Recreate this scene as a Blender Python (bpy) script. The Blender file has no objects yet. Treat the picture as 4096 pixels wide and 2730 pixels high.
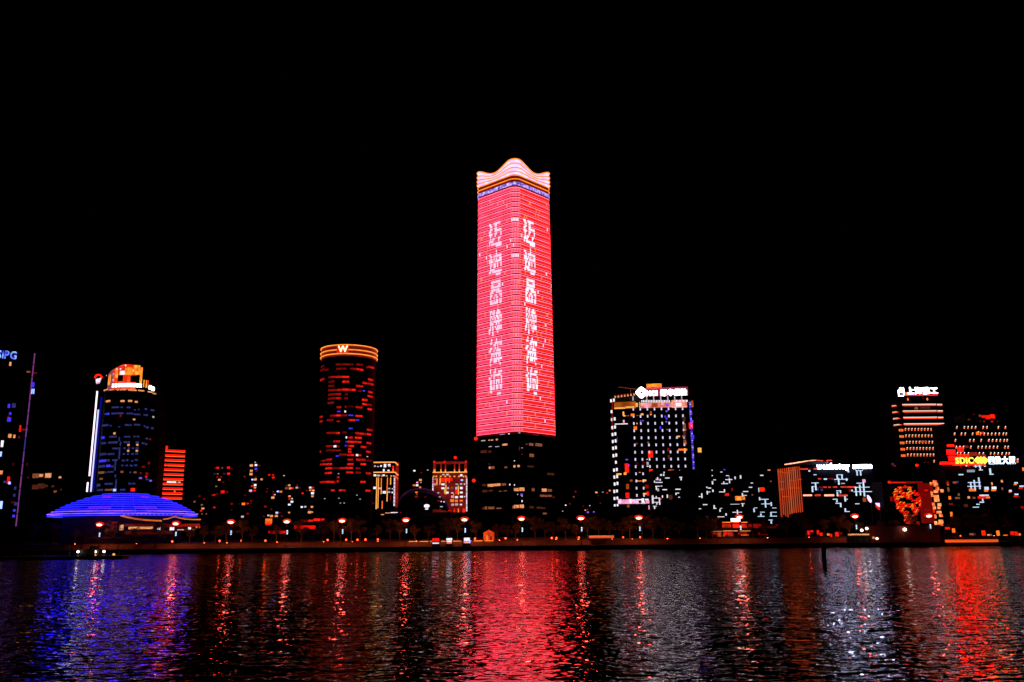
import bpy, math, random
import numpy as np
from mathutils import Vector, Matrix

random.seed(7)
rng = np.random.default_rng(11)
R = math.radians
scene = bpy.context.scene
COL = scene.collection

# ------------------------------------------------------------------ camera
CAM_H, TILT, ROLL, FPX = 8.0, 12.3, -0.53, 3508.0
cam_rot = Matrix.Rotation(R(90 + TILT), 3, 'X') @ Matrix.Rotation(R(ROLL), 3, 'Z')
cd = bpy.data.cameras.new('camera')
cam = bpy.data.objects.new('camera', cd)
COL.objects.link(cam)
cam.matrix_world = Matrix.Translation((0, 0, CAM_H)) @ cam_rot.to_4x4()
cd.sensor_width = 36.0
cd.lens = 36.0 * FPX / 4096.0
cd.clip_start = 0.5
cd.clip_end = 6000
scene.camera = cam

# ------------------------------------------------------------------ night sky, faint moonlight, exposure
world = bpy.data.worlds.new('World')
scene.world = world
world.use_nodes = True
wn = world.node_tree
sky = wn.nodes.new('ShaderNodeTexSky')
sky.sky_type = 'NISHITA'
sky.sun_disc = False
sky.sun_elevation = R(-6)
sky.sun_rotation = R(200)
bgn = wn.nodes['Background']
wn.links.new(sky.outputs[0], bgn.inputs[0])
bgn.inputs[1].default_value = 0.0015
sd = bpy.data.lights.new('moon', 'SUN')
sd.energy = 0.0006
sd.angle = R(0.5)
sd.color = (1, 0.95, 0.88)
moon = bpy.data.objects.new('moon', sd)
COL.objects.link(moon)
moon.rotation_euler = (R(50), 0, R(30))
scene.view_settings.view_transform = 'Standard'
scene.view_settings.look = 'None'
scene.view_settings.exposure = 0
scene.view_settings.gamma = 1
scene.cycles.use_denoising = True
scene.cycles.max_bounces = 5
scene.cycles.glossy_bounces = 3
scene.cycles.diffuse_bounces = 2
scene.cycles.sample_clamp_indirect = 30

# ------------------------------------------------------------------ materials
MAT = {}

def surf(name, col, rough=0.7, metal=0.0, vary=0.3, scale=0.6, bump=0.0, spec=0.4):
    if name in MAT: return MAT[name]
    m = bpy.data.materials.new(name); m.use_nodes = True
    t = m.node_tree; b = t.nodes['Principled BSDF']
    tc = t.nodes.new('ShaderNodeTexCoord'); n = t.nodes.new('ShaderNodeTexNoise')
    n.inputs['Scale'].default_value = scale; n.inputs['Detail'].default_value = 5
    t.links.new(tc.outputs['Object'], n.inputs['Vector'])
    r = t.nodes.new('ShaderNodeValToRGB')
    r.color_ramp.elements[0].position = 0.3; r.color_ramp.elements[1].position = 0.7
    r.color_ramp.elements[0].color = tuple(c * (1 - vary) for c in col) + (1,)
    r.color_ramp.elements[1].color = tuple(min(1, c * (1 + vary)) for c in col) + (1,)
    t.links.new(n.outputs['Fac'], r.inputs['Fac'])
    t.links.new(r.outputs['Color'], b.inputs['Base Color'])
    b.inputs['Roughness'].default_value = rough; b.inputs['Metallic'].default_value = metal
    b.inputs['Specular IOR Level'].default_value = spec
    if bump:
        bp = t.nodes.new('ShaderNodeBump'); bp.inputs['Strength'].default_value = bump
        t.links.new(n.outputs['Fac'], bp.inputs['Height']); t.links.new(bp.outputs['Normal'], b.inputs['Normal'])
    MAT[name] = m
    return m

def em(name, col, s=1.0, vary=0.5, scale=4.0, sample=False, col2=None):
    """a light-giving surface; brightness wanders a little from place to place and from piece to piece"""
    if name in MAT: return MAT[name]
    m = bpy.data.materials.new(name); m.use_nodes = True
    t = m.node_tree; b = t.nodes['Principled BSDF']
    b.inputs['Base Color'].default_value = (0.02, 0.02, 0.02, 1)
    b.inputs['Roughness'].default_value = 0.5
    tc = t.nodes.new('ShaderNodeTexCoord'); oi = t.nodes.new('ShaderNodeObjectInfo')
    n = t.nodes.new('ShaderNodeTexNoise'); n.noise_dimensions = '4D'
    n.inputs['Scale'].default_value = scale; n.inputs['Detail'].default_value = 2
    mw = t.nodes.new('ShaderNodeMath'); mw.operation = 'MULTIPLY'; mw.inputs[1].default_value = 57.0
    t.links.new(oi.outputs['Random'], mw.inputs[0]); t.links.new(mw.outputs[0], n.inputs['W'])
    t.links.new(tc.outputs['Object'], n.inputs['Vector'])
    mr = t.nodes.new('ShaderNodeMapRange')
    mr.inputs['From Min'].default_value = 0.3; mr.inputs['From Max'].default_value = 0.7
    mr.inputs['To Min'].default_value = s * (1 - vary); mr.inputs['To Max'].default_value = s * (1 + vary)
    t.links.new(n.outputs['Fac'], mr.inputs['Value'])
    t.links.new(mr.outputs['Result'], b.inputs['Emission Strength'])
    if col2:
        r = t.nodes.new('ShaderNodeValToRGB')
        r.color_ramp.elements[0].position = 0.38; r.color_ramp.elements[1].position = 0.62
        r.color_ramp.elements[0].color = tuple(col) + (1,); r.color_ramp.elements[1].color = tuple(col2) + (1,)
        t.links.new(n.outputs['Fac'], r.inputs['Fac']); t.links.new(r.outputs['Color'], b.inputs['Emission Color'])
    else:
        b.inputs['Emission Color'].default_value = tuple(col) + (1,)
    if not sample:
        m.cycles.emission_sampling = 'NONE'
    MAT[name] = m
    return m

DARK = surf('dark_curtain_wall', (0.004, 0.004, 0.005), rough=0.7, scale=0.2, spec=0.04)
CONC = surf('dark_concrete', (0.025, 0.023, 0.022), rough=0.9, scale=0.4, spec=0.1)
QUAYC = surf('quay_concrete', (0.06, 0.055, 0.05), rough=0.9, scale=0.35, vary=0.5)
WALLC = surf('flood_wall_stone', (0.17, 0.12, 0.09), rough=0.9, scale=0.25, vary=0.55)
PAVE = surf('promenade_paving', (0.14, 0.13, 0.12), rough=0.85, scale=0.5)
SOIL = surf('city_ground', (0.04, 0.04, 0.04), rough=0.95, scale=0.05)
STEEL = surf('painted_steel', (0.10, 0.10, 0.11), rough=0.45, metal=0.6)
BARK = surf('bark', (0.13, 0.09, 0.06), rough=0.95, scale=3)
LEAF = surf('foliage', (0.115, 0.115, 0.045), rough=0.7, scale=0.8, vary=0.5)
HULL = surf('hull_paint', (0.03, 0.03, 0.035), rough=0.5)

E_red = em('lamp_red', (1, .010, .004), 0.9, .45)
E_redhi = em('lamp_red_bright', (1, .012, .003), 1.6, .3)
E_redlo = em('lamp_red_dim', (1, .015, .012), 0.22, .6)
E_redvlo = em('lamp_red_faint', (1, .03, .02), 0.05, .5)
E_blue = em('lamp_blue', (.06, .04, 1), 0.9, .4)
E_bluelo = em('lamp_blue_dim', (.12, .14, .7), 0.2, .8)
E_bluehi = em('lamp_blue_bright', (.25, .35, 1), 2.2, .3)
E_white = em('lamp_white', (1, .90, 1), 1.05, .35)
E_whitelo = em('lamp_white_dim', (1, .85, .95), 0.5, .5)
E_warm = em('lamp_warm', (1, .36, .14), .85, .6)
E_warmlo = em('lamp_warm_dim', (1, .30, .14), 0.22, .6)
E_warmvlo = em('lamp_warm_faint', (1, .2, .1), 0.07, .6)
E_gold = em('lamp_gold', (1, .42, .08), 1.1, .25)
E_orange = em('lamp_orange', (1, .17, .015), 1.2, .4)
E_orangelo = em('lamp_orange_dim', (1, .15, .02), 0.35, .5)
E_violet = em('lamp_violet', (.30, .12, 1), 0.8, .4)
E_pink = em('lamp_pink', (1, .35, .6), 1.0, .4)

# ------------------------------------------------------------------ pixel rays of the photograph (4096 x 2730)
ORG = Vector((0, 0, CAM_H))

def ray(px, py):
    return cam_rot @ Vector(((px - 2048) / FPX, -(py - 1365) / FPX, -1.0))

def at(px, py, Y):
    d = ray(px, py)
    return ORG + d * (Y / d.y)

def at_z(px, py, z):
    d = ray(px, py)
    return ORG + d * ((z - CAM_H) / d.z)

# ------------------------------------------------------------------ objects
WM = {}          # world matrices of everything built

def empty(name, loc, label=None, cat=None, group=None, rz=0, scale=1.0):
    o = bpy.data.objects.new(name, None); COL.objects.link(o)
    o.location = loc; o.rotation_euler = (0, 0, rz); o.scale = (scale,) * 3
    WM[o] = Matrix.Translation(loc) @ Matrix.Rotation(rz, 4, 'Z') @ Matrix.Scale(scale, 4)
    if label: tag(o, label, cat, group)
    return o

def tag(o, label, cat, group=None, kind=None):
    if label: o['label'] = label
    if cat: o['category'] = cat
    if group: o['group'] = group
    if kind: o['kind'] = kind
    return o

def place(o, mw, parent=None):
    WM[o] = mw
    if parent is not None:
        o.parent = parent
        o.matrix_parent_inverse = Matrix.Identity(4)
        o.matrix_basis = WM[parent].inverted() @ mw
    else:
        o.matrix_basis = mw

UB = {}
def unit_box(mat):
    if mat.name in UB: return UB[mat.name]
    v = [(x, y, z) for x in (-.5, .5) for y in (-.5, .5) for z in (-.5, .5)]
    f = [(0, 1, 3, 2), (4, 6, 7, 5), (0, 4, 5, 1), (2, 3, 7, 6), (0, 2, 6, 4), (1, 5, 7, 3)]
    me = bpy.data.meshes.new('panel_' + mat.name); me.from_pydata(v, [], f); me.materials.append(mat)
    UB[mat.name] = me
    return me

def box(name, parent, c, dims, yaw, mat, pitch=0.0, roll=0.0):
    o = bpy.data.objects.new(name, unit_box(mat)); COL.objects.link(o)
    mw = Matrix.Translation(c) @ Matrix.Rotation(yaw, 4, 'Z') @ Matrix.Rotation(roll, 4, 'Y') @ Matrix.Rotation(pitch, 4, 'X') @ Matrix.Diagonal((dims[0], dims[1], dims[2], 1))
    place(o, mw, parent)
    return o

class MB:
    def __init__(self): self.v = []; self.f = []; self.mi = []; self.sm = False
    def add(self, vs, fs, mi=0):
        b = len(self.v); self.v += [tuple(p) for p in vs]
        self.f += [tuple(i + b for i in f) for f in fs]; self.mi += [mi] * len(fs)
        return self
    def box(self, c, d, yaw=0, mi=0):
        ca, sa = math.cos(yaw), math.sin(yaw); vs = []
        for x in (-.5, .5):
            for y in (-.5, .5):
                for z in (-.5, .5):
                    X, Y = x * d[0], y * d[1]
                    vs.append((c[0] + X * ca - Y * sa, c[1] + X * sa + Y * ca, c[2] + z * d[2]))
        return self.add(vs, [(0, 1, 3, 2), (4, 6, 7, 5), (0, 4, 5, 1), (2, 3, 7, 6), (0, 2, 6, 4), (1, 5, 7, 3)], mi)
    def prism(self, pts, z0, z1, mi=0):
        n = len(pts)
        vs = [(p[0], p[1], z0) for p in pts] + [(p[0], p[1], z1) for p in pts]
        fs = [(i, (i + 1) % n, n + (i + 1) % n, n + i) for i in range(n)] + [tuple(range(n))[::-1], tuple(range(n, 2 * n))]
        return self.add(vs, fs, mi)
    def tube(self, path, rad, n=6, mi=0, closed=False):
        path = [Vector(p) for p in path]; m = len(path)
        if not hasattr(rad, '__len__'): rad = [rad] * m
        vs = []
        for i, p in enumerate(path):
            a = path[i - 1] if (i or closed) else p; b = path[(i + 1) % m] if (i < m - 1 or closed) else p
            t = (b - a).normalized()
            up = Vector((0, 0, 1)) if abs(t.z) < .9 else Vector((1, 0, 0))
            s = t.cross(up).normalized(); w = s.cross(t)
            for k in range(n):
                an = 2 * math.pi * k / n
                vs.append(p + (s * math.cos(an) + w * math.sin(an)) * rad[i])
        fs = []
        for i in range(m if closed else m - 1):
            j = (i + 1) % m
            for k in range(n):
                fs.append((i * n + k, i * n + (k + 1) % n, j * n + (k + 1) % n, j * n + k))
        if not closed: fs += [tuple(range(n)), tuple(range((m - 1) * n, m * n))[::-1]]
        return self.add(vs, fs, mi)
    def ball(self, c, r, nu=12, nv=8, mi=0):
        if not hasattr(r, '__len__'): r = (r, r, r)
        vs = [(c[0], c[1], c[2] + r[2])]
        for i in range(1, nv):
            a = math.pi * i / nv
            for k in range(nu):
                b = 2 * math.pi * k / nu
                vs.append((c[0] + r[0] * math.sin(a) * math.cos(b), c[1] + r[1] * math.sin(a) * math.sin(b), c[2] + r[2] * math.cos(a)))
        vs.append((c[0], c[1], c[2] - r[2])); L = len(vs) - 1; fs = []
        for k in range(nu):
            fs.append((0, 1 + k, 1 + (k + 1) % nu)); q = 1 + (nv - 2) * nu
            fs.append((L, q + (k + 1) % nu, q + k))
        for i in range(nv - 2):
            for k in range(nu):
                a = 1 + i * nu + k; b = 1 + i * nu + (k + 1) % nu
                fs.append((a, a + nu, b + nu, b))
        return self.add(vs, fs, mi)
    def strip(self, lo, hi, mi=0, closed=False):
        n = len(lo); vs = list(lo) + list(hi)
        fs = [(i, (i + 1) % n, n + (i + 1) % n, n + i) for i in range(n if closed else n - 1)]
        return self.add(vs, fs, mi)
    def build(self, name, mats, parent=None, smooth=False):
        """vertices are given in world metres; the mesh is stored relative to its thing"""
        if not isinstance(mats, (list, tuple)): mats = [mats]
        off = WM[parent].translation.copy() if parent is not None else Vector((0, 0, 0))
        root = parent
        while root is not None and root.parent is not None: root = root.parent
        me = bpy.data.meshes.new(name)
        mw = WM[root].copy() if root is not None else Matrix.Identity(4)
        inv = mw.inverted(); t = inv.translation
        a = np.array(self.v, dtype=float)
        M = np.array(inv)
        a = a @ M[:3, :3].T + M[:3, 3]
        me.from_pydata(a.tolist(), [], self.f)
        for m in mats: me.materials.append(m)
        me.polygons.foreach_set('material_index', self.mi)
        if smooth: me.polygons.foreach_set('use_smooth', [True] * len(self.f))
        me.update()
        o = bpy.data.objects.new(name, me); COL.objects.link(o)
        place(o, mw, parent)
        return o

class Plane:
    """a vertical facade: passes through P, runs along yaw"""
    def __init__(s, P, yaw=0.0):
        s.P = Vector(P); s.yaw = yaw; s.u = Vector((math.cos(yaw), math.sin(yaw), 0)); s.n = Vector((math.sin(yaw), -math.cos(yaw), 0))
    def hit(s, px, py, out=0.0):
        d = ray(px, py)
        t = ((s.P + s.n * out) - ORG).dot(s.n) / d.dot(s.n)
        return ORG + d * t
    def normal(s, p): return s.n

class Cyl:
    def __init__(s, cx, cy, r): s.c = Vector((cx, cy, 0)); s.r = r
    def hit(s, px, py, out=0.0):
        d = ray(px, py); r = s.r + out
        ox, oy = -s.c.x, -s.c.y
        a = d.x ** 2 + d.y ** 2; b = 2 * (ox * d.x + oy * d.y); c = ox * ox + oy * oy - r * r
        q = b * b - 4 * a * c
        t = (-b - math.sqrt(max(q, 0))) / (2 * a)
        return ORG + d * t
    def normal(s, p):
        v = Vector((p.x - s.c.x, p.y - s.c.y, 0)); return v.normalized()

def win(parent, sf, x0, y0, x1, y1, mat, name='window', depth=0.3, out=0.0):
    """one lit window (or lamp) on the facade sf, given as a box in the photograph"""
    xm, ym = (x0 + x1) / 2, (y0 + y1) / 2
    c = sf.hit(xm, ym, out); a = sf.hit(x0, ym, out); b = sf.hit(x1, ym, out); t = sf.hit(xm, y0, out); l = sf.hit(xm, y1, out)
    n = sf.normal(c); yaw = math.atan2(n.x, -n.y)
    w = (Vector((b.x - a.x, b.y - a.y, 0))).length; h = abs(t.z - l.z)
    return box(name, parent, c + n * (depth * .5), (w, depth, h), yaw, mat)

def wins(parent, sf, ox, oy, s, rows, name='window', depth=0.3):
    """rows: (cx, cy, w, h, mat) in an enlarged crop at (ox, oy) with scale s"""
    for (cx, cy, w, h, m) in rows:
        x, y = ox + cx / s, oy + cy / s
        win(parent, sf, x - w / s / 2, y - h / s / 2, x + w / s / 2, y + h / s / 2, m, name, depth)

GROUND_Z = 4.1

def block(name, label, px0, px1, pytop, Y, yaw=0.0, T=25.0, pyref=2000, mat=None, cat='building', z0=GROUND_Z, group=None, wall='wall'):
    """a plain building body whose front spans px0..px1 at pyref; returns (root, facade plane, corner points)"""
    P0 = at(px0, pyref, Y); pl = Plane(P0, yaw)
    P1 = pl.hit(px1, pyref)
    zt = pl.hit((px0 + px1) / 2, pytop).z
    mid = (P0 + P1) / 2
    root = empty(name, (mid.x, mid.y + T / 2, z0), label, cat, group)
    a = Vector((P0.x, P0.y)); b = Vector((P1.x, P1.y)); n = Vector((pl.n.x, pl.n.y))
    pts = [a, b, b - n * T, a - n * T]
    m = MB(); m.prism(pts, z0, zt); m.build(wall, mat or DARK, root)
    return root, pl, pts, zt

def text_sign(name, label, chars, pl, x0, x1, y0, y1, mats, out=0.6, depth=0.5, bold=0.03, gaps=None, parent=None, root=None, cat='sign', tall=None, group=None):
    """raised letters on a facade; each letter is a part of the sign"""
    A = pl.hit(x0, (y0 + y1) / 2, out); B = pl.hit(x1, (y0 + y1) / 2, out)
    xm = (x0 + x1) / 2
    zt, zb = pl.hit(xm, y0, out).z, pl.hit(xm, y1, out).z
    W = (Vector((B.x, B.y)) - Vector((A.x, A.y))).length
    slope = (pl.hit(x1, (y0 + y1) / 2, out).z - pl.hit(x0, (y0 + y1) / 2, out).z) * 0
    if root is None: root = empty(name, ((A.x + B.x) / 2, (A.y + B.y) / 2, zb), label, cat, group)
    ms = []
    x = 0
    for ch in chars:
        if ch == ' ': x += .45; continue
        cu = bpy.data.curves.new('glyph', 'FONT'); cu.body = ch; cu.extrude = .05; cu.offset = bold; cu.resolution_u = 3
        o = bpy.data.objects.new('glyph', cu); COL.objects.link(o)
        me = bpy.data.meshes.new_from_object(o.evaluated_get(bpy.context.evaluated_depsgraph_get()))
        bpy.data.objects.remove(o); bpy.data.curves.remove(cu)
        a = np.empty(len(me.vertices) * 3); me.vertices.foreach_get('co', a); a = a.reshape(-1, 3)
        lo, hi = a.min(0), a.max(0)
        ms.append((me, a, lo, hi, x - lo[0]))
        x += hi[0] - lo[0] + .10
    tot = x - .10
    ymin = min(q[2][1] for q in ms if True); ymax = max(q[3][1] for q in ms)
    if tall: ymin, ymax = tall
    sx = W / tot; sz = (zt - zb) / (ymax - ymin)
    for i, (me, a, lo, hi, xo) in enumerate(ms):
        q = np.empty_like(a)
        s = (a[:, 0] + xo) * sx; z = zb + (a[:, 1] - ymin) * sz; d = (a[:, 2]) * depth * 10
        q[:, 0] = A.x + pl.u.x * s + pl.n.x * d - root.location.x
        q[:, 1] = A.y + pl.u.y * s + pl.n.y * d - root.location.y
        q[:, 2] = z - root.location.z
        me.vertices.foreach_set('co', q.ravel()); me.update()
        me.materials.clear(); me.materials.append(mats[i % len(mats)] if isinstance(mats, list) else mats)
        o = bpy.data.objects.new('letter', me); COL.objects.link(o); place(o, Matrix.Translation(root.location), root)
    return root, A, B, zb, zt

# ================================================================== THE SETTING
# ---- river: real waves near the viewer, fine ripples in the material
def make_river():
    ny, nx = 1150, 900
    ys = np.concatenate([[-80.0, 4.0], 16.0 * np.exp(np.linspace(0, math.log(409.4 / 16.0), ny))])
    u = np.linspace(-1, 1, nx)
    X = u[None, :] * (0.70 * np.maximum(ys, 16)[:, None] + 45)
    X = np.concatenate([np.full((len(ys), 1), -900.0), X, np.full((len(ys), 1), 900.0)], 1)
    Y = np.repeat(ys[:, None], X.shape[1], 1)
    dy = np.gradient(ys)[:, None]; dx = np.gradient(X, axis=1)
    Z = np.zeros_like(X)
    N = 110
    lam = 0.65 * np.exp(rng.random(N) ** 1.5 * math.log(6.0 / 0.65))
    ang = R(-84) + rng.normal(0, .5, N)
    k = 2 * math.pi / lam
    slope = 0.085 * math.sqrt(2.0 / N) * np.ones(N)
    slope *= np.where(lam > 1.6, .45, 1.0)
    ph = rng.random(N) * 6.283
    # gusts: patches of rougher and calmer water
    G = 0.85 + 0.18 * np.sin(X * .021 + 1.7 * np.sin(Y * .013)) * np.sin(Y * .031 + .9 * np.sin(X * .017))
    for i in range(N):
        kx, ky = k[i] * math.cos(ang[i]), k[i] * math.sin(ang[i])
        cut = np.clip((lam[i] / (np.maximum(dy * abs(math.sin(ang[i])), dx * abs(math.cos(ang[i]))) + 1e-6) - 2.2) / 2.0, 0, 1)
        Z += (slope[i] / k[i]) * cut * np.sin(kx * X + ky * Y + ph[i]) * G
    Z *= np.clip((409.4 - Y) / 2, 0, 1)
    Z[:2] = 0; Z[:, 0] = 0; Z[:, -1] = 0
    nr, nc = X.shape
    co = np.stack([X, Y, Z], -1).reshape(-1, 3)
    me = bpy.data.meshes.new('river')
    me.vertices.add(len(co)); me.vertices.foreach_set('co', co.ravel())
    idx = np.arange(nr * nc).reshape(nr, nc)
    q = np.stack([idx[:-1, :-1], idx[:-1, 1:], idx[1:, 1:], idx[1:, :-1]], -1).reshape(-1)
    nf = len(q) // 4
    me.loops.add(len(q)); me.loops.foreach_set('vertex_index', q)
    me.polygons.add(nf); me.polygons.foreach_set('loop_start', np.arange(nf) * 4)
    me.update(calc_edges=True); me.validate()
    me.polygons.foreach_set('use_smooth', np.ones(len(me.polygons), bool))
    m = bpy.data.materials.new('river_water'); m.use_nodes = True
    t = m.node_tree; b = t.nodes['Principled BSDF']
    b.inputs['Base Color'].default_value = (0.0015, 0.002, 0.004, 1)
    b.inputs['Roughness'].default_value = 0.012; b.inputs['IOR'].default_value = 1.333
    b.inputs['Specular IOR Level'].default_value = 0.5
    tc = t.nodes.new('ShaderNodeTexCoord')
    hs = None
    for (sc, sx, rot, st, dist) in ((1.5, .62, 8, 1.0, .125), (3.1, .70, -10, 1.0, .028), (.55, .5, 14, 1.0, .11)):
        mp = t.nodes.new('ShaderNodeMapping'); mp.inputs['Scale'].default_value = (sx * sc, sc, 1); mp.inputs['Rotation'].default_value = (0, 0, R(rot))
        t.links.new(tc.outputs['Object'], mp.inputs['Vector'])
        n = t.nodes.new('ShaderNodeTexNoise'); n.inputs['Scale'].default_value = 1.0; n.inputs['Detail'].default_value = .35; n.inputs['Distortion'].default_value = .5
        t.links.new(mp.outputs[0], n.inputs['Vector'])
        bp = t.nodes.new('ShaderNodeBump'); bp.inputs['Strength'].default_value = st; bp.inputs['Distance'].default_value = dist
        t.links.new(n.outputs['Fac'], bp.inputs['Height'])
        if hs is not None: t.links.new(hs.outputs['Normal'], bp.inputs['Normal'])
        hs = bp
    t.links.new(hs.outputs['Normal'], b.inputs['Normal'])
    me.materials.append(m)
    o = bpy.data.objects.new('river', me); COL.objects.link(o); o['kind'] = 'structure'
make_river()

def structure(name, mb, mat):
    o = mb.build(name, mat); o['kind'] = 'structure'; return o

structure('quay_ground', MB().box((0, 417, -4), (1900, 15.2, 11.8)), QUAYC)       # lower quay, top at z = 1.9
structure('promenade_pavement', MB().box((0, 462, 0), (1900, 74, 8.0)), PAVE)       # top at z = 4.0
structure('city_ground', MB().box((0, 1250, -1), (4200, 1500, 10.0)), SOIL)          # top at z = 4.0

# ---- flood wall in cast panels, lit by the quay lamps
fw = empty('flood_wall', (0, 424.6, 1.9), 'long low stone flood wall running along the far river quay', 'wall')
PN, PL = 60, 16.0
for i in range(PN):
    x = (i - PN / 2 + .5) * PL
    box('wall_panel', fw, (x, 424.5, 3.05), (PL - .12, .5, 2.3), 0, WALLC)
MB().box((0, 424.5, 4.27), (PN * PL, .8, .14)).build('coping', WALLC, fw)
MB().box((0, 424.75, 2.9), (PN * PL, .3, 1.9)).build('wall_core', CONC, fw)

# ================================================================== TALL CENTRE TOWER
DC = 740.0
tc_ = at(2064, 1735, DC)
TX = tc_.x
tower = empty('skyscraper', (TX, DC, GROUND_Z), 'very tall tower with red lit facade, white characters and wavy glowing crown', 'skyscraper')
HALF, RC, DELTA = 18.4, 7.0, R(2.4)
Z_LIT0 = at(2073, 1732, DC - 33).z
Z_LIT1 = at(2070, 748, DC - 32).z
NROW = 46
FH = (Z_LIT1 - Z_LIT0) / NROW

def tscale(z):
    return 1.0 - 0.05 * min(max((z - Z_LIT0) / (Z_LIT1 - Z_LIT0), 0), 1.15)

def plan_pt(s, out=0.0, sc=1.0):
    """s in 0..4: side k starts at the middle of corner k (corner 0 = left, 1 = near, 2 = right, 3 = far)"""
    k = int(math.floor(s)) % 4; f = s - math.floor(s)
    arc = RC * math.pi / 4; st = 2 * HALF; L = 2 * arc + st
    d = f * L
    phi = math.pi + DELTA + k * math.pi / 2
    def cen(j):
        a = math.pi + DELTA + j * math.pi / 2
        return Vector((math.cos(a), math.sin(a))) * (HALF * math.sqrt(2))
    if d < arc:
        a = phi + d / RC
        p = cen(k) + Vector((math.cos(a), math.sin(a))) * (RC + out); n = a
    elif d < arc + st:
        a = phi + math.pi / 4
        q = (d - arc) / st
        p = cen(k) * (1 - q) + cen(k + 1) * q + Vector((math.cos(a), math.sin(a))) * (RC + out); n = a
    else:
        a = phi + math.pi / 4 + (d - arc - st) / RC
        p = cen(k + 1) + Vector((math.cos(a), math.sin(a))) * (RC + out); n = a
    return Vector((TX + p.x * sc, DC + p.y * sc)), n

ARC = RC * math.pi / 4; STR = 2 * HALF; SIDE = 2 * ARC + STR
RS = [i / 96 * 4 for i in range(96)]            # samples round the tower

def ring3(z, out=0.0, samples=RS, dz=None):
    r = []
    for s in samples:
        p, n = plan_pt(s, out, tscale(z)); zz = z if dz is None else z + dz(s)
        r.append((p.x, p.y, zz))
    return r

E_tpink = em('facade_led_pink', (1.0, .034, .068), 5.2, .35, .07)
E_tcorner = em('facade_led_rose', (1.0, .048, .072), 5.2, .35, .07)
E_tred = em('facade_led_red', (1.0, .018, .012), 5.2, .35, .07)
E_paneL = em('facade_pane_crimson', (1, .001, .012), 4.8, .5, .07)
E_paneR = em('facade_pane_red', (1.0, .001, .0004), 6.3, .4, .07)
E_paneW = em('facade_pane_white', (1, .76, .92), 1.3, .3, .12)
E_paneWL = em('facade_pane_pale_pink', (1, .58, .78), 1.35, .25, .12)
E_paneO = em('facade_pane_orange', (1, .20, .03), 1.0, .4, .12)
E_line = em('facade_line_pink', (1, .12, .19), 3.3, .25, .1)
E_span = em('facade_band_dark_red', (.9, .0, .008), .12, .25, .1)
E_lav = em('crown_lavender', (.88, .60, 1), 1.2, .4, .15)
E_cro = em('crown_orange', (1, .21, .015), 1.6, .2, .1)
E_vio = em('crown_violet', (.22, .14, .95), .9, .8, .5, col2=(.6, .42, 1))
E_crd = em('crown_dark_red', (.13, .004, .003), 1.0, .3, .1)

# lower dark shaft and the glowing core behind the panes
m = MB(); zs = [GROUND_Z, Z_LIT0 - .2]
m.strip(ring3(zs[0]), ring3(zs[1]), closed=True); m.build('lower_wall', DARK, tower, smooth=False)
def s_of(d):                                        # distance along the two front sides -> s
    return d / SIDE
FRONT = [i / 60 * 2 for i in range(61)]
BACK = [2 + i / 40 * 2 for i in range(41)]
def upper(name, samples, mat, out=0.0):
    m = MB(); lo = ring3(Z_LIT0, out, samples); hi = ring3(Z_LIT1, out, samples); m.strip(lo, hi); return m.build(name, mat, tower)
sL = [i / 30 * (SIDE - ARC) / SIDE for i in range(31)]
sC = [(SIDE - ARC) / SIDE + i / 16 * (2 * ARC) / SIDE for i in range(17)]
sR = [1 + ARC / SIDE + i / 30 * (SIDE - ARC) / SIDE for i in range(31)]
upper('wall_left', sL, E_tpink); upper('wall_corner', sC, E_tcorner); upper('wall_right', sR, E_tred)
upper('wall_back', BACK, DARK)
# one band of dark red spandrel and two lines of light for each storey
for i in range(NROW):
    zb = Z_LIT1 - (i + 1) * FH
    for (nm, z0, z1, out, mt) in (('spandrel', zb, zb + .25 * FH, .5, E_span), ('light_line', zb + .25 * FH, zb + .31 * FH, .45, E_line), ('light_line', zb + .90 * FH, zb + .99 * FH, .45, E_line)):
        m = MB()
        S = [-.02 + j / 44 * 2.04 for j in range(45)]
        a = ring3(z0, out, S); b = ring3(z1, out, S); c = ring3(z0, -.1, S); d = ring3(z1, -.1, S)
        m.strip(a, b); m.strip(b, d); m.strip(c, a); m.build(nm, mt, tower)

GLYPH = [  # (first storey from the top, half-rows)
 (6, ["##..######.", ".##..##....", ".##..##....", "##...######", "###..##...#", ".#...#....#", ".#.##...##.", "####....#..", "#.#########", "......#####"]),
 (11, ["...........", "......#....", "##....#....", ".##.#######", "###.#.#..##", "####.######", ".##.##.#..#", ".#..##.#..#", ".####......", "##.########", "......####.", "..........."]),
 (17, ["...........", "..########.", "..##....##.", "..########.", "..#######..", ".###..#####", ".##..##..##", ".#..#.##..#", ".##.#.##.##", ".#######.##"]),
 (23, [".##.#..##..", ".#.##.####.", ".##.#.##.##", ".#.#.#.##.#", ".##.#######", ".###..#.#..", ".#.#.#.####", "##.#..#####", "#..#...#...", "...#......."]),
 (28, ["...........", "..#...#....", ".##..######", "....##.#.##", ".##..#.#...", "##..#.####.", "..########.", "..#.#.#.##.", ".##.#######", ".#..###.#..", ".#.......#.", "..........."]),
 (34, [".#...#.....", ".#..##..###", "..#.######.", "##..#.....#", ".##.#.###.#", ".##.#.#.#.#", ".##.#.##.##", ".####.##.##", ".##........", ".......###."]),
]
LIT = {}
for (r0, rows) in GLYPH:
    for j, row in enumerate(rows):
        for c, ch in enumerate(row):
            if ch == '#':
                LIT.setdefault((r0 + j // 2, c), [0, 0])[j % 2] = 1
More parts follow.
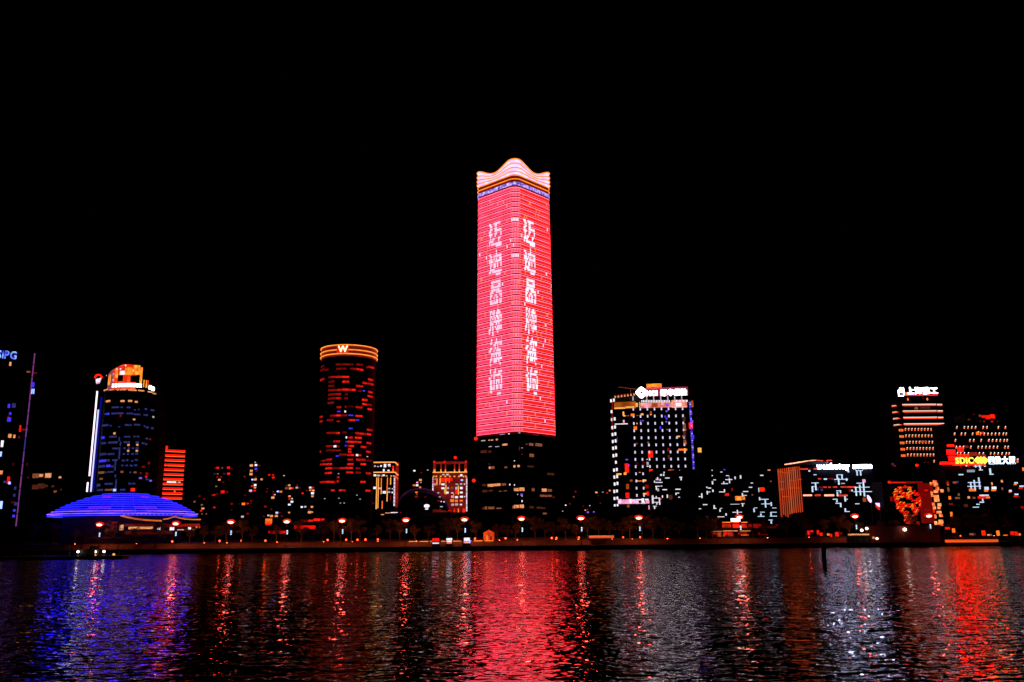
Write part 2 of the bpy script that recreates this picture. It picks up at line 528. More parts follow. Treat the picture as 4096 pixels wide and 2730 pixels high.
# columns of panes: left end arc, left side, near corner, right side, right end arc
cols = []
def colrun(d0, d1, n, zone):
    for j in range(n):
        cols.append((d0 + (j + .5) * (d1 - d0) / n, (d1 - d0) / n, zone, j))
colrun(ARC * .1, ARC, 3, 'L0'); colrun(ARC, ARC + STR, 26, 'L'); colrun(ARC + STR, SIDE + ARC, 8, 'C'); colrun(SIDE + ARC, SIDE + ARC + STR, 27, 'R'); colrun(SIDE + ARC + STR, 2 * SIDE - ARC * .1, 3, 'R0')
pane_m = MB(); PM = [E_paneL, E_paneR, E_paneW, E_paneO, DARK, E_paneWL]
n_single = 0
for i in range(NROW):
    zb = Z_LIT1 - (i + 1) * FH
    p0, p1 = zb + .31 * FH, zb + .90 * FH
    for (d, w, zone, j) in cols:
        s = d / SIDE
        zc = (p0 + p1) / 2; p, n = plan_pt(s, .12, tscale(zc))
        yaw = n + math.pi / 2
        halves = None
        if zone == 'L' and 8 <= j < 19: halves = LIT.get((i, j - 8))
        if zone == 'R' and 2 <= j < 13: halves = LIT.get((i, j - 2))
        base = 0 if zone in ('L', 'L0') else 1
        if zone == 'C': base = 0 if j < 5 else 1
        wf = .56 if zone in ('L', 'L0') else (.5 if zone == 'C' else .66)
        rr = random.random()
        if rr < .03: base = 3
        elif rr < .036: base = 5
        if zone == 'C' and i in (6, 13) and 1 <= j <= 5: base = 2
        if (i, zone, j) in ((10, 'L', 4), (14, 'L0', 0), (43, 'R', 24)): base = 4
        jobs = []; wm = 5 if zone == 'L' else 2; ww = .56 if zone == 'L' else .64
        if halves:
            for hh, (a, b) in zip(halves, (((p0 + p1) / 2, zb + 1.04 * FH if halves[0] else p1), (zb + .14 * FH if halves[1] else p0, (p0 + p1) / 2))):
                jobs.append((a, b, wm if hh else base, ww if hh else wf))
            if halves == [1, 1]: jobs = [(zb + .14 * FH, zb + 1.04 * FH, wm, ww)]
        else: jobs = [(p0, p1, base, wf)]
        for (a, b, mi, wd) in jobs:
            if halves and mi in (2, 5): p, n = plan_pt(s, .62, tscale(zc))
            else: p, n = plan_pt(s, .12, tscale(zc))
            if i >= NROW - 4 and n_single < 300:
                box('window_pane', tower, (p.x, p.y, (a + b) / 2), (w * wd, .3, b - a), yaw, PM[mi]); n_single += 1
            else:
                pane_m.box((p.x, p.y, (a + b) / 2), (w * wd, .3, b - a), yaw, mi)
pm = pane_m.build('window_panes', PM, tower); pm['kind'] = 'stuff'

# crown: violet band, two orange rings, four lifted blades with orange edges
def zcor(py): return at(2068, py, DC - 31.4).z
RS2 = [i / 160 * 4 for i in range(160)]
def wavy(A):
    return lambda s: -A * (0.5 - 0.5 * math.cos(2 * math.pi * (s % 1.0)))
z0, z1 = zcor(744), zcor(729)
m = MB(); m.strip(ring3(Z_LIT1, .1, RS2), ring3(zcor(690), .1, RS2), closed=True); m.build('crown_wall', E_crd, tower)
m = MB(); m.strip(ring3(z0 + .3, .9, RS2), ring3(z1, .9, RS2), closed=True); m.strip(ring3(z1, .9, RS2), ring3(z1, .0, RS2), closed=True); m.build('violet_band', E_vio, tower)
for py in (717, 702):
    m = MB(); m.tube(ring3(zcor(py), .8, RS2), .42, 6, closed=True); m.build('ring_light', E_cro, tower)
for k, (py, A) in enumerate(((637, 7.2), (655, 5.0), (672, 3.0), (688, 1.2))):
    zt = zcor(py)
    up = wavy(A)
    dn = wavy(A * .8)
    lo = ring3(zt - (3.5 if k < 3 else 2.2), .2, RS2, dn); hi = ring3(zt - .5, 1.3, RS2, up)
    m = MB(); m.strip(lo, hi, closed=True); m.strip(hi, ring3(zt - .5, .4, RS2, up), closed=True)
    b = m.build('crown_blade', E_lav, tower)
    m = MB(); m.tube(ring3(zt - .2, 1.35, RS2, up), .55, 6, closed=True); m.build('edge_light', E_cro, b)
# lower storeys: scattered office lights
class TowerFace:
    def __init__(s): s.a = Plane((*plan_pt(.5)[0], 0), plan_pt(.5)[1] + math.pi / 2); s.b = Plane((*plan_pt(1.5)[0], 0), plan_pt(1.5)[1] + math.pi / 2); s.c = Cyl(*(Vector((TX, DC)) + Vector((math.cos(-math.pi / 2 + DELTA), math.sin(-math.pi / 2 + DELTA))) * HALF * math.sqrt(2)), RC)
    def pick(s, px): return s.a if px < 2049 else (s.b if px > 2096 else s.c)
    def hit(s, px, py, out=0): return s.pick(px).hit(px, py, out)
TF = TowerFace()
low = [(1020,218,50,8,E_whitelo),(1085,208,12,22,E_white),(1188,198,22,18,E_white),(1350,226,60,8,E_redlo),(1460,230,90,12,E_redlo),(830,283,40,8,E_whitelo),
 (890,278,14,10,E_warm),(918,277,20,10,E_warm),(965,272,18,14,E_warm),(1045,322,50,18,E_warm),(900,342,30,6,E_whitelo),(970,342,36,6,E_whitelo),(1258,318,22,16,E_warmvlo),(1305,320,40,25,E_warmlo),(1380,325,65,28,E_warmlo),
 (835,392,60,25,E_warmvlo),(895,392,30,20,E_warmvlo),(1190,360,7,40,E_redlo),(1310,430,40,30,E_warmlo),(1130,484,10,6,E_white),(915,552,50,25,E_warmlo),(895,552,16,22,E_warm),(1055,548,25,15,E_warmlo),(1115,538,18,22,E_warm),(1180,535,24,20,E_warm),(1300,540,60,16,E_warmvlo),(1500,615,70,20,E_warmvlo),
 (840,725,40,20,E_warmvlo),(905,728,60,26,E_warm),(970,722,60,24,E_warm),(1035,718,40,22,E_warmlo),(1095,720,8,16,E_white),(1118,724,8,12,E_white),(1160,770,50,30,E_warm),(1212,766,48,34,E_warm),(1325,770,25,30,E_warmlo),(1435,775,45,30,E_warm),(1490,778,40,25,E_warmlo),
 (845,785,50,22,E_warmvlo),(905,780,40,16,E_warmvlo),(1000,786,26,8,E_warmlo),(1050,782,30,8,E_warmlo),(1210,822,20,22,E_violet),(1172,818,8,10,E_whitelo),(1242,834,8,8,E_white),(1430,832,70,20,E_warmlo),(1490,832,36,20,E_warmlo),(1528,846,14,14,E_redlo),(1222,885,9,18,E_white),
 (835,958,30,20,E_warmvlo),(855,952,24,28,E_warmlo),(910,952,60,24,E_warmlo),(985,956,50,12,E_warmlo),(1105,945,40,28,E_warmlo),(1160,938,50,30,E_warm),(1212,936,40,34,E_warm),(1310,945,40,22,E_warmvlo),(1385,950,50,20,E_warmvlo),(1425,955,36,16,E_warmvlo),(1440,1008,34,16,E_warmlo),(890,515,12,8,E_bluelo),(1220,355,10,8,E_whitelo),(1218,418,8,8,E_redlo)]
for (cx, cy, w, h, mt) in low:
    s = 2.489; x, y = 1600 + cx / s, 1650 + cy / s
    if 2040 < x < 2105: x = min(max(x, 2058), 2088)
    win(tower, TF.pick(x), x - w / s / 2, y - h / s / 2, x + w / s / 2, y + h / s / 2, mt)
for (cx, cy) in ((755, 262), (735, 680)):
    x, y = 1600 + cx / 2.489, 1650 + cy / 2.489
    p = at(x, y, DC - 4)
    bx = MB().ball(p, 1.5, 10, 6).build('warning_light', E_redhi, tower, smooth=True)
    bx2 = MB().tube([p, p + Vector((9, 2, 0))], .25).build('bracket', STEEL, bx)

# ================================================================== ROUND HOTEL TOWER WITH THE LETTER W
p = at(1382, 1900, 621)
HR = 19.2
HC = Vector((p.x, p.y))
hotel = empty('round_tower', (HC.x, HC.y, GROUND_Z), 'round dark hotel tower with red lit rooms and three orange rings on top', 'tower')
HCy = Cyl(HC.x, HC.y, HR)
ztop = HCy.hit(1391, 1380).z
NS = 64
circ = [(HC.x + HR * math.cos(2 * math.pi * i / NS), HC.y + HR * math.sin(2 * math.pi * i / NS)) for i in range(NS)]
zwall = HCy.hit(1391, 1420).z
MB().prism(circ, GROUND_Z, zwall).build('wall', DARK, hotel)
E_hring = em('rooftop_ring_orange', (1, .27, .035), 1.3, .3, .2)
E_hwall = em('rooftop_band_dark_red', (.16, .004, .002), 1.0, .3, .2)
def circle3(r, z, n=NS): return [(HC.x + r * math.cos(2 * math.pi * i / n), HC.y + r * math.sin(2 * math.pi * i / n), z) for i in range(n)]
m = MB(); m.strip(circle3(HR + .5, zwall - 1), circle3(HR + .5, ztop), closed=True); m.strip(circle3(HR + .5, ztop), circle3(HR - 2, ztop), closed=True); m.build('crown_wall', E_hwall, hotel)
for py in (1380, 1399, 1415):
    z = HCy.hit(1391, py, 1.0).z
    b = MB().tube(circle3(HR + .9, z), .42, 6, closed=True).build('ring_light', E_hring, hotel)
wroot = empty('letter_sign', HCy.hit(1370, 1410, 1.4), 'glowing letter W sign on the top rings of the round tower', 'sign')
pw = HCy.hit(1370, 1397, 2.2); nw = HCy.normal(pw); wpl = Plane(pw, math.atan2(nw.x, -nw.y))
E_w = em('letter_yellow_white', (1, .78, .34), 3.0, .1)
text_sign('', '', 'W', wpl, 1352, 1391, 1384, 1409, E_w, out=.4, depth=.5, bold=.012, root=wroot)
MB().box(pw - wpl.n * .5, (8.2, .4, 5.4), wpl.yaw).build('back_plate', em('sign_red_glow', (1, .01, .0), .8, .3), wroot)
def tone(b): return em('room_red_%d' % int(b * 10), (1, .004, .003), (.75 if b >= .93 else b * .62) * (1 if b > .65 else .7), .8, 2.5, col2=(1, .022, .008))
BL = 'b'; WH = 'w'
hw = []
def hrow(oy, s, items):
    for (y, x0, x1, b) in items: hw.append((1250 + x0 / s, oy + y / s, 1250 + x1 / s, b))
hrow(1360, 6.534, [(645,610,780,.45),(645,790,970,.45),(648,985,1075,.3),(652,1150,1310,.5),(700,235,295,.25),(720,1400,1450,.5),(722,1462,1600,.75),(760,625,760,.4),(758,780,890,.3),(762,980,1150,.4),(772,1155,1225,.95),(785,1235,1325,.9),(785,215,425,.3),
 (975,430,520,.5),(972,525,690,.75),(970,695,780,.75),(972,785,955,.9),(1040,220,295,.7),(1045,1455,1580,.9),(1095,425,575,.35),(1095,780,955,.9),(1130,1310,1430,.9),(1160,1450,1585,.8),(1208,420,575,.35),(1210,1140,1310,.95),
 (1318,415,620,.5),(1312,640,750,.7),(1305,770,940,.93),(1308,950,1130,.93),(1335,1190,1280,.3),(1335,1310,1370,BL),(1370,1450,1565,.85),(1430,415,570,.6),(1425,580,745,.6),(1425,850,920,.3),(1485,1440,1575,.8),(1538,410,600,.5),(1530,610,750,.8),(1530,830,925,.4)])
hrow(1590, 6.534, [(70,1295,1430,.95),(145,400,560,.5),(182,1300,1425,.95),(200,1445,1540,.55),(260,635,745,.7),(250,845,890,.5),(240,950,1070,.15),(262,1130,1300,.85),(315,1440,1550,.9),(373,645,735,BL),(372,835,875,WH),
 (480,470,610,.6),(475,615,740,.93),(472,750,910,.4),(512,170,260,.8),(472,940,1065,BL),(492,1120,1300,.95),(598,385,545,.5),(628,640,715,.6),(600,930,1110,.95),(595,1130,1215,BL),(632,170,260,.85),(815,950,1050,BL),(858,1425,1560,.8),
 (935,370,470,.5),(930,480,610,.6),(935,615,715,.93),(922,780,890,.3),(940,1115,1220,.7),(955,1230,1395,.7),(970,1420,1525,.9),(1050,868,905,WH),(1055,935,1050,.8),(1060,1110,1280,.95),(1155,540,615,.6),(1155,620,715,.85),(1160,868,905,BL),(1165,920,1095,.95),(1170,1105,1275,.95),(1200,1415,1530,.85),
 (1278,360,525,.5),(1282,555,625,WH),(1285,635,700,.6),(1265,845,890,BL),(1275,920,1080,.95),(1302,1265,1405,.9),(1390,355,500,.35),(1390,510,740,.5),(1360,930,1015,.95),(1425,930,1015,.95),(1420,150,225,.8),(1425,1405,1510,.9),(1535,615,690,BL),(1500,700,900,.5),(1510,910,1085,.95),(1512,1135,1190,WH),(1512,1195,1265,.9)])
hrow(1820, 6.03, [(118,330,470,.85),(118,845,975,.7),(118,1050,1165,.85),(122,1180,1270,.85),(145,215,310,.4),(140,1310,1430,.2),(232,190,310,.85),(228,325,470,.9),(228,840,990,.95),(230,1160,1285,.9),(330,315,470,.9),(325,480,650,.3),(325,655,780,.8),(318,790,985,.9),(330,1040,1150,.4),(440,305,465,.9),(430,815,980,.95),(430,1030,1160,.5),(450,1290,1400,.85),(545,590,650,.85),
 (660,105,300,.75),(655,320,550,.9),(640,585,630,.95),(655,1155,1270,.9),(858,450,530,.9),(858,640,720,.9),(858,740,800,.8),(870,1280,1390,.95)])
for (x0, y, x1, b) in hw:
    mt = E_blue if b == BL else (E_white if b == WH else tone(b)); h = 7.2 if b not in (BL,) else 4.5
    x0 = max(x0, 1281); x1 = min(x1, 1500)
    n = 1 if x1 - x0 < 32 else 2
    for k in range(n):
        a = x0 + (x1 - x0) * k / n; c = x0 + (x1 - x0) * (k + 1) / n - (1.2 if n > 1 else 0)
        win(hotel, HCy, a, y - h / 2, c, y + h / 2, mt, 'window', .3)
for (cx, cy) in ((300, 1060), (640, 1050), (675, 1165), (765, 1165), (1070, 975), (1145, 1070), (630, 455), (1320, 44)):
    x, y = 1250 + cx / 6.03, 1820 + cy / 6.03
    win(hotel, HCy, x - 2.5, y - 1.5, x + 2.5, y + 1.5, E_whitelo, 'window', .3)
# podium of the hotel
root, pl, pts, zt = block('podium_building', 'low dark podium with a broken red roof light at the round tower foot', 1205, 1420, 2062, 575, 0, 20, 2080, CONC)
for (a, b, y, mt) in ((1204, 1210, 2083, E_redlo), (1215, 1228, 2085, E_redlo), (1233, 1252, 2084, E_red), (1255, 1281, 2080, E_redhi), (1286, 1297, 2079, E_red)):
    win(root, pl, a, y - 4, b, y + 4, mt, 'roof_light', .4)

# ================================================================== TOWER WITH GLOWING ORANGE CROWN (far side of the blue dome)
p = at(512, 1900, 560); CR = 108 / FPX * 575
CC = Vector((p.x, p.y)); CY = Cyl(CC.x, CC.y, CR)
ctw = empty('curved_tower', (CC.x, CC.y, GROUND_Z), 'dark curved office tower with blue windows and a glowing orange crown', 'tower')
def cpt(a, r=CR): return (CC.x + r * math.cos(R(a)), CC.y + r * math.sin(R(a)))
zc1 = CY.hit(512, 1560).z
MB().prism([cpt(i * 7.5) for i in range(48)], GROUND_Z, zc1).build('wall', DARK, ctw)
E_cr1 = em('crown_glow_orange', (1, .012, .002), .9, .5, .12, col2=(1, .075, .006))
E_cr2 = em('crown_glow_yellow', (1, .20, .012), 1.2, .5, 2.5, col2=(1, .36, .03))
E_cr3 = em('crown_glow_pink', (.5, .09, .16), .5, .4, .2)
# crown wall: rises from the side to the middle, square end
prof = [(212, 1487, E_cr3), (222, 1482, E_cr3), (232, 1476, E_cr3), (240, 1472, E_cr1), (250, 1466, E_cr1), (258, 1460, E_cr1), (266, 1456, E_cr1), (276, 1456, E_cr1), (286, 1458, E_cr1), (294, 1461, E_cr1)]
def zat(px, py): return CY.hit(px, py).z
rI = CR - 1.2
for i in range(len(prof) - 1):
    a0, y0, mt = prof[i]; a1, y1, _ = prof[i + 1]
    h0, h1 = zat(512, y0), zat(512, y1)
    m = MB(); q = [cpt(a0, rI), cpt(a1, rI)]; r2 = [cpt(a0, rI - 1), cpt(a1, rI - 1)]
    vs = [(*q[0], zc1), (*q[1], zc1), (*q[1], h1), (*q[0], h0), (*r2[0], zc1), (*r2[1], zc1), (*r2[1], h1), (*r2[0], h0)]
    m.add(vs, [(0, 1, 2, 3), (5, 4, 7, 6), (3, 2, 6, 7), (1, 5, 6, 2), (4, 0, 3, 7)]); m.build('crown_panel', mt, ctw)
for (x0, x1, y0, y1, mt) in ((462, 472, 1478, 1512, E_cr2), (480, 500, 1484, 1500, E_white), (500, 532, 1470, 1500, E_cr2), (535, 560, 1462, 1500, E_cr2), (560, 569, 1470, 1535, E_cr2), (435, 442, 1500, 1540, E_cr2), (472, 492, 1502, 1526, DARK), (522, 552, 1504, 1530, DARK),
    (573, 577, 1520, 1550, E_cr2), (583, 587, 1522, 1552, E_cr2), (590, 593, 1522, 1552, E_cr1), (500, 505, 1460, 1466, E_white), (466, 470, 1474, 1479, E_white), (480, 485, 1474, 1479, E_white), (530, 537, 1480, 1488, E_white), (451, 456, 1517, 1526, E_whitelo), (425, 429, 1500, 1506, E_whitelo), (452, 457, 1494, 1500, E_whitelo)):
    win(ctw, CY, x0, y0, x1, y1, mt, 'crown_light', .25, out=-1.15)
rs = empty('rooftop_sign', CY.hit(507, 1550, .6), 'row of white glowing characters below the orange crown', 'sign')
E_sgn = em('sign_white', (1, .97, 1), 3.0, .2)
for k in range(10):                                                   # ten overlit characters nobody can read any more
    x = 447 + k * 12.2
    y = 1541 + abs(k - 4.5) ** 2 * .12
    pz = CY.hit(x + 5, y, .8); nn = CY.normal(pz); ya = math.atan2(nn.x, -nn.y)
    m = MB(); w, h = 1.45, 2.1
    m.box((pz.x, pz.y, pz.z + h * .42), (w, .3, .5), ya); m.box((pz.x, pz.y, pz.z - h * .42), (w, .3, .5), ya); m.box((pz.x, pz.y, pz.z), (w * .8, .3, .42), ya)
    m.box((pz.x - .35 * math.cos(ya), pz.y - .35 * math.sin(ya), pz.z), (.5, .28, h), ya); m.box((pz.x + .4 * math.cos(ya), pz.y + .4 * math.sin(ya), pz.z - .1), (.42, .28, h * .86), ya)
    m.build('letter', E_sgn, rs)
rs2 = empty('end_sign', CY.hit(606, 1555, .5), 'short white glowing sign at the edge of the curved tower', 'sign')
for k in range(2):
    x = 597 + k * 11; pz = CY.hit(x + 4, 1551 + k * 5, .8); nn = CY.normal(pz); ya = math.atan2(nn.x, -nn.y)
    m = MB(); m.box(pz, (2.2, .3, 1.9), ya); m.box((pz.x, pz.y, pz.z + 1.1), (1.6, .3, .5), ya); m.box((pz.x, pz.y, pz.z - 1.1), (1.9, .3, .5), ya); m.build('letter', E_sgn, rs2)
# logo disc on a fin at the side
pf = Plane(at(395, 1530, 556), 0)
lg = empty('logo_sign', pf.hit(393, 1541), 'small round red and white logo sign high on the curved tower', 'sign')
c0 = pf.hit(393, 1512); m = MB(); m.tube([(c0.x + 2.1 * math.cos(R(a)), c0.y, c0.z + 2.0 * math.sin(R(a))) for a in range(-10, 200, 15)], .55, 6); m.build('red_arc', E_redhi, lg)
for k in range(4): 
    c = pf.hit(394 - k * .6, 1517 + k * 5.4); box('stripe', lg, c, (3.6 - k * .45, .4, .62), 0, E_white if k < 3 else E_pink, roll=R(-14))
# fin with two white light strips on the side of the tower
fin = MB(); q0 = pf.hit(352, 1966); q1 = pf.hit(393, 1562)
xc = at(377, 1766, 556).x
fin.box((xc + 1.2, 557.5, (GROUND_Z + q1.z) / 2), (5.6, 3, q1.z - GROUND_Z)); fin.build('side_fin', DARK, ctw)
E_strip = em('strip_white', (1, .84, 1), 1.6, .15, .1)
E_strip2 = em('strip_violet', (.62, .60, 1), 1.4, .2, .1)
for (dx, ya, yb) in ((-.9, 1566, 1905), (.9, 1640, 1968), (-1.5, 1930, 1968)):
    za, zb_ = pf.hit(377, ya).z, pf.hit(377, yb).z
    box('light_strip', ctw, (xc + dx, 555.7, (za + zb_) / 2), (.85 if dx < .5 else .75, .4, za - zb_), 0, E_strip if dx < 0 else E_strip2)
box('light_strip', ctw, (xc + 2.1, 555.85, (pf.hit(377, 1590).z + pf.hit(377, 1968).z) / 2), (1.3, .3, pf.hit(377, 1590).z - pf.hit(377, 1968).z), 0, em('fin_blue_glow', (.01, .012, .6), .3, .4, .1))  # blue glow beside the strips, painted as one more dim strip
# ledge lights and office windows
A4 = [(510,705,65,22,E_warm),(628,705,65,22,E_warm),(770,705,42,24,E_warm),(838,703,45,24,E_warm),(908,703,45,24,E_warm),(1082,713,185,26,E_warm),(1268,722,130,26,E_warm),(1460,752,100,26,E_warm),(1552,786,75,24,E_warm),
 (557,950,85,40,E_warm),(868,948,85,40,E_warm),(1030,945,88,40,E_warm),(1162,965,65,34,E_warm),(715,1083,150,34,E_bluelo),(850,1083,42,30,E_bluelo),(998,1085,85,36,E_bluelo),(1135,1138,36,30,E_bluelo),(1215,1128,28,30,E_bluelo),(1370,1120,50,36,E_bluelo),(1510,1145,80,34,E_bluelo),
 (505,1225,50,34,E_bluelo),(555,1225,50,40,E_blue),(690,1215,120,36,E_bluelo),(820,1212,140,34,E_bluelo),(1020,1215,150,34,E_bluelo),(1180,1235,150,34,E_bluelo),(1365,1250,90,34,E_bluelo),(825,1262,30,60,E_redlo),(1115,1345,48,36,E_warm),(1528,1290,34,34,E_whitelo),
 (500,1470,120,40,E_bluelo),(615,1480,30,34,E_bluelo),(795,1505,40,20,E_bluelo),(990,1465,150,36,E_bluelo),(1178,1460,135,36,E_bluelo),(1340,1490,30,34,E_bluelo),(1395,1515,48,38,E_bluelo),(1505,1535,50,40,E_bluelo)]
wins(ctw, CY, 330, 1430, 5.406, A4)
A5 = [(672,180,40,44,E_warm),(432,270,56,50,E_blue),(640,250,150,36,E_bluelo),(905,250,70,30,E_bluelo),(975,250,50,30,E_bluelo),(1085,245,50,28,E_bluelo),(1160,245,60,28,E_bluelo),(450,385,80,44,E_bluelo),(640,370,190,40,E_bluelo),(895,365,70,34,E_bluelo),(968,362,50,34,E_bluelo),(1145,365,70,34,E_bluelo),
 (960,422,44,40,E_warm),(1145,418,44,40,E_warm),(955,545,44,40,E_warm),(1135,545,46,40,E_warm),(690,495,130,34,E_bluelo),(880,490,50,34,E_bluelo),(970,490,40,34,E_bluelo),(1055,490,50,34,E_bluelo),(1142,488,60,34,E_bluelo),(435,615,120,44,E_bluelo),(600,612,140,38,E_bluelo),(865,612,50,34,E_bluelo),(950,610,40,34,E_bluelo),(1045,610,50,34,E_bluelo),(1130,605,60,34,E_bluelo),
 (425,755,130,50,E_blue),(540,745,60,40,E_bluelo),(680,740,110,36,E_bluelo),(850,750,60,40,E_bluelo),(935,740,50,36,E_bluelo),(1040,755,40,36,E_bluelo),(1120,735,60,34,E_bluelo),(405,870,120,48,E_bluelo),(540,860,80,50,E_blue),(620,870,60,36,E_bluelo),(835,850,50,36,E_bluelo),(925,850,50,36,E_bluelo),(1020,855,60,36,E_bluelo),(1110,848,60,36,E_bluelo),
 (400,1000,110,44,E_warmlo),(505,995,30,34,E_bluelo),(595,985,110,30,E_bluelo),(825,985,56,40,E_warmlo),(1000,995,40,30,E_bluelo),(1098,995,60,34,E_warmlo),(395,1130,60,36,E_warmlo),(550,1235,160,40,E_bluelo),(990,1230,60,36,E_bluelo),(1070,1230,60,34,E_bluelo),(340,1262,60,50,E_bluelo),(370,1365,110,40,E_bluelo),(550,1360,150,34,E_warmlo),(672,1365,60,46,E_bluehi),(840,1358,110,34,E_bluelo),
 (1052,1358,84,66,E_redhi),(1340,290,44,36,E_bluelo),(1410,305,36,34,E_redlo),(1265,385,56,36,E_bluelo),(1330,405,44,36,E_bluelo),(1355,60,40,36,E_bluelo),(1385,800,36,50,E_redlo),(1345,1020,60,40,E_redlo),(1330,1085,40,40,E_red),(1345,1140,50,40,E_bluelo),(1210,1115,60,36,E_violet),(1420,1170,46,34,E_violet),(1215,1010,36,34,E_redlo),(1270,880,60,30,E_redlo)]
wins(ctw, CY, 330, 1700, 5.226, A5)
for (x, y0, y1) in ((770,260,340),(795,350,440),(778,470,560),(770,560,720),(690,760,850),(682,860,960),(690,1040,1100),(700,1140,1330)):  # reflection in the tower glass, drawn as dim glowing blue pieces
    wins(ctw, CY, 330, 1700, 5.226, [(x, (y0 + y1) / 2, 26, y1 - y0, E_bluelo)], name='glass_reflection')
# side wing of the tower with red vertical strips
root, pl, pts, zt = block('wing_building', 'narrow dark wing with three vertical red light strips near the striped building', 590, 628, 1640, 572, .15, 18, 1900, DARK)
for (x, y0, y1, mt) in ((594, 1916, 1984, E_red), (606, 1918, 1986, E_red), (619, 1915, 1988, E_red), (600, 1870, 1914, E_redvlo), (612, 1820, 1912, E_redvlo), (622, 1790, 1912, E_redvlo)):
    win(root, pl, x - 3, y0, x + 3, y1, mt, 'light_strip')

# ================================================================== RED STRIPED BUILDING
root, pl, pts, zt = block('striped_building', 'squat building wrapped in eleven glowing red horizontal stripes', 628, 735, 1785, 600, R(36), 25, 1900, DARK)
E_str = em('stripe_red', (1, .006, .002), 1.6, .25, .3); E_yel = em('stripe_yellow', (1, .5, .08), .8, .2, .3)
for k in range(11):
    y = 1802 + k * 18.9
    lx, rx = 636 - k * 1.0, 741 - k * 1.35
    gaps = [(lx, rx)] if k != 3 else [(lx, lx + 33), (lx + 37, rx)]
    for (a, b) in gaps:
        z1, z0 = pl.hit((lx + rx) / 2, y - 3).z, pl.hit((lx + rx) / 2, y + 6.5).z
        A, B = pl.hit(a, y), pl.hit(b, y); c = (A + B) / 2; w = Vector((B.x - A.x, B.y - A.y)).length
        st = box('light_stripe', root, Vector((c.x, c.y, (z0 + z1) / 2)) + pl.n * .3, (w, .6, (z1 - z0) * .82), pl.yaw, E_str)
        box('edge_line', st, Vector((c.x, c.y, z0)) + pl.n * .35, (w, .7, (z1 - z0) * .1), pl.yaw, E_yel)
wins(root, pl, 330, 1700, 5.226, [(1860, 1198, 190, 34, E_white), (2020, 1200, 60, 26, E_whitelo), (1925, 1390, 30, 30, E_warm)])
sg = empty('corner_sign', pl.hit(650, 1803, .8), 'red lit sign panel on the roof corner of the striped building', 'sign')
c = pl.hit(651, 1794, .8); MB().box(c, (6.4, .5, 3.4), pl.yaw).build('panel', E_redhi, sg)
c = pl.hit(644, 1795, 1.3); MB().tube([c + pl.u * (.9 * math.cos(R(a))) + Vector((0, 0, .9 * math.sin(R(a)))) for a in range(0, 360, 30)], .22, 5, closed=True).build('emblem', E_orange, sg)

# ================================================================== DARK TOWER AT THE EDGE WITH BLUE LETTERS
root, pl, pts, zt = block('slab_tower', 'dark slab tower with blue letters on top and a thin blue edge light', -150, 98, 1404, 400, R(30), 12, 1900, DARK)
PLs = pl
lx = pl.hit(105, 1750).x; ly_ = pl.hit(105, 1750).y
E_edge = em('edge_blue_red', (.10, .10, .75), .5, .6, .05, col2=(.7, .06, .05))
za, zb_ = pl.hit(105, 1412).z, pl.hit(105, 2110).z
for k in range(14):
    z1 = za + (zb_ - za) * k / 14; z0 = za + (zb_ - za) * (k + .93) / 14
    box('edge_light', root, (lx, ly_ - .5, (z1 + z0) / 2), (.30, .5, z1 - z0), 0, E_edge)
wins(root, pl, 0, 1380, 4.612, [(610, 740, 46, 90, E_blue), (590, 860, 22, 90, E_bluehi), (622, 860, 22, 90, E_bluehi), (525, 500, 70, 26, E_warmlo), (640, 520, 80, 20, E_redlo), (190, 355, 40, 70, E_warm), (165, 1130, 46, 70, E_blue), (255, 1120, 70, 80, E_bluelo), (188, 1270, 44, 44, E_blue), (168, 1380, 70, 80, E_blue), (155, 1330, 30, 40, E_redlo)])
wins(root, pl, 0, 1700, 4.612, [(372, 70, 34, 120, E_red), (450, 90, 130, 26, E_redlo), (182, 205, 60, 70, E_warm), (264, 215, 40, 60, E_warm), (40, 350, 50, 120, E_white), (12, 540, 40, 90, E_bluehi), (18, 880, 60, 70, E_warm), (155, 1020, 50, 130, E_red), (175, 1075, 40, 50, E_bluehi), (90, 1055, 50, 40, E_bluelo), (350, 230, 26, 40, E_redlo), (245, 730, 30, 60, E_redvlo), (500, 730, 30, 60, E_redvlo), (15, 1480, 60, 140, E_bluehi), (290, 1460, 60, 60, E_bluelo), (240, 1430, 70, 50, E_redvlo), (280, 1170, 40, 60, E_bluelo), (262, 1300, 44, 50, E_bluelo)])
wins(root, pl, 0, 2000, 4.706, [(268, 200, 46, 44, E_blue), (256, 308, 50, 50, E_blue)])
E_sipg = em('letter_blue', (.02, .03, 1), 1.3, .3, .4, col2=(.22, .36, 1))
text_sign('rooftop_letters', 'four blue glowing letters on top of the dark slab tower', 'SIPG', pl, -12, 67, 1404, 1436, E_sipg, out=.8, bold=.02)

# ================================================================== BLUE DOMED TERMINAL
dp = at(498, 2050, 458)
DR = 268 / FPX * 468
dome = empty('domed_terminal', (dp.x, dp.y, GROUND_Z), 'low wide ferry terminal with a blue lit dome roof', 'building')
zbase, zapex = at(498, 2052, 458 - 38).z, at(498, 1966, 446).z
def dome_pt(f, a, r=0):
    """f = 0 at the rim, 1 at the apex"""
    rad = (DR + r) * math.sqrt(max(0, 1 - f)) if f > 0 else DR + r
    return (dp.x + rad * math.cos(a), dp.y + rad * math.sin(a) * .92, zbase + (zapex - zbase) * f)
E_dm = [em('dome_blue_a', (.008, .002, 1), .55, .7, .25), em('dome_blue_b', (.012, .003, 1), .16, .7, .25), em('dome_blue_c', (.02, .006, 1), .12, .6, .25)]
E_dring = em('dome_ring_blue', (.008, .008, 1), 6.0, .35, .1)
E_dring2 = em('dome_ring_rim', (.05, .06, 1), 2.4, .35, .1, col2=(.22, .06, .9))
FB = [0, .10, .20, .30, .40, .50, .60, .70, .80, .90, .985]
NG = 36
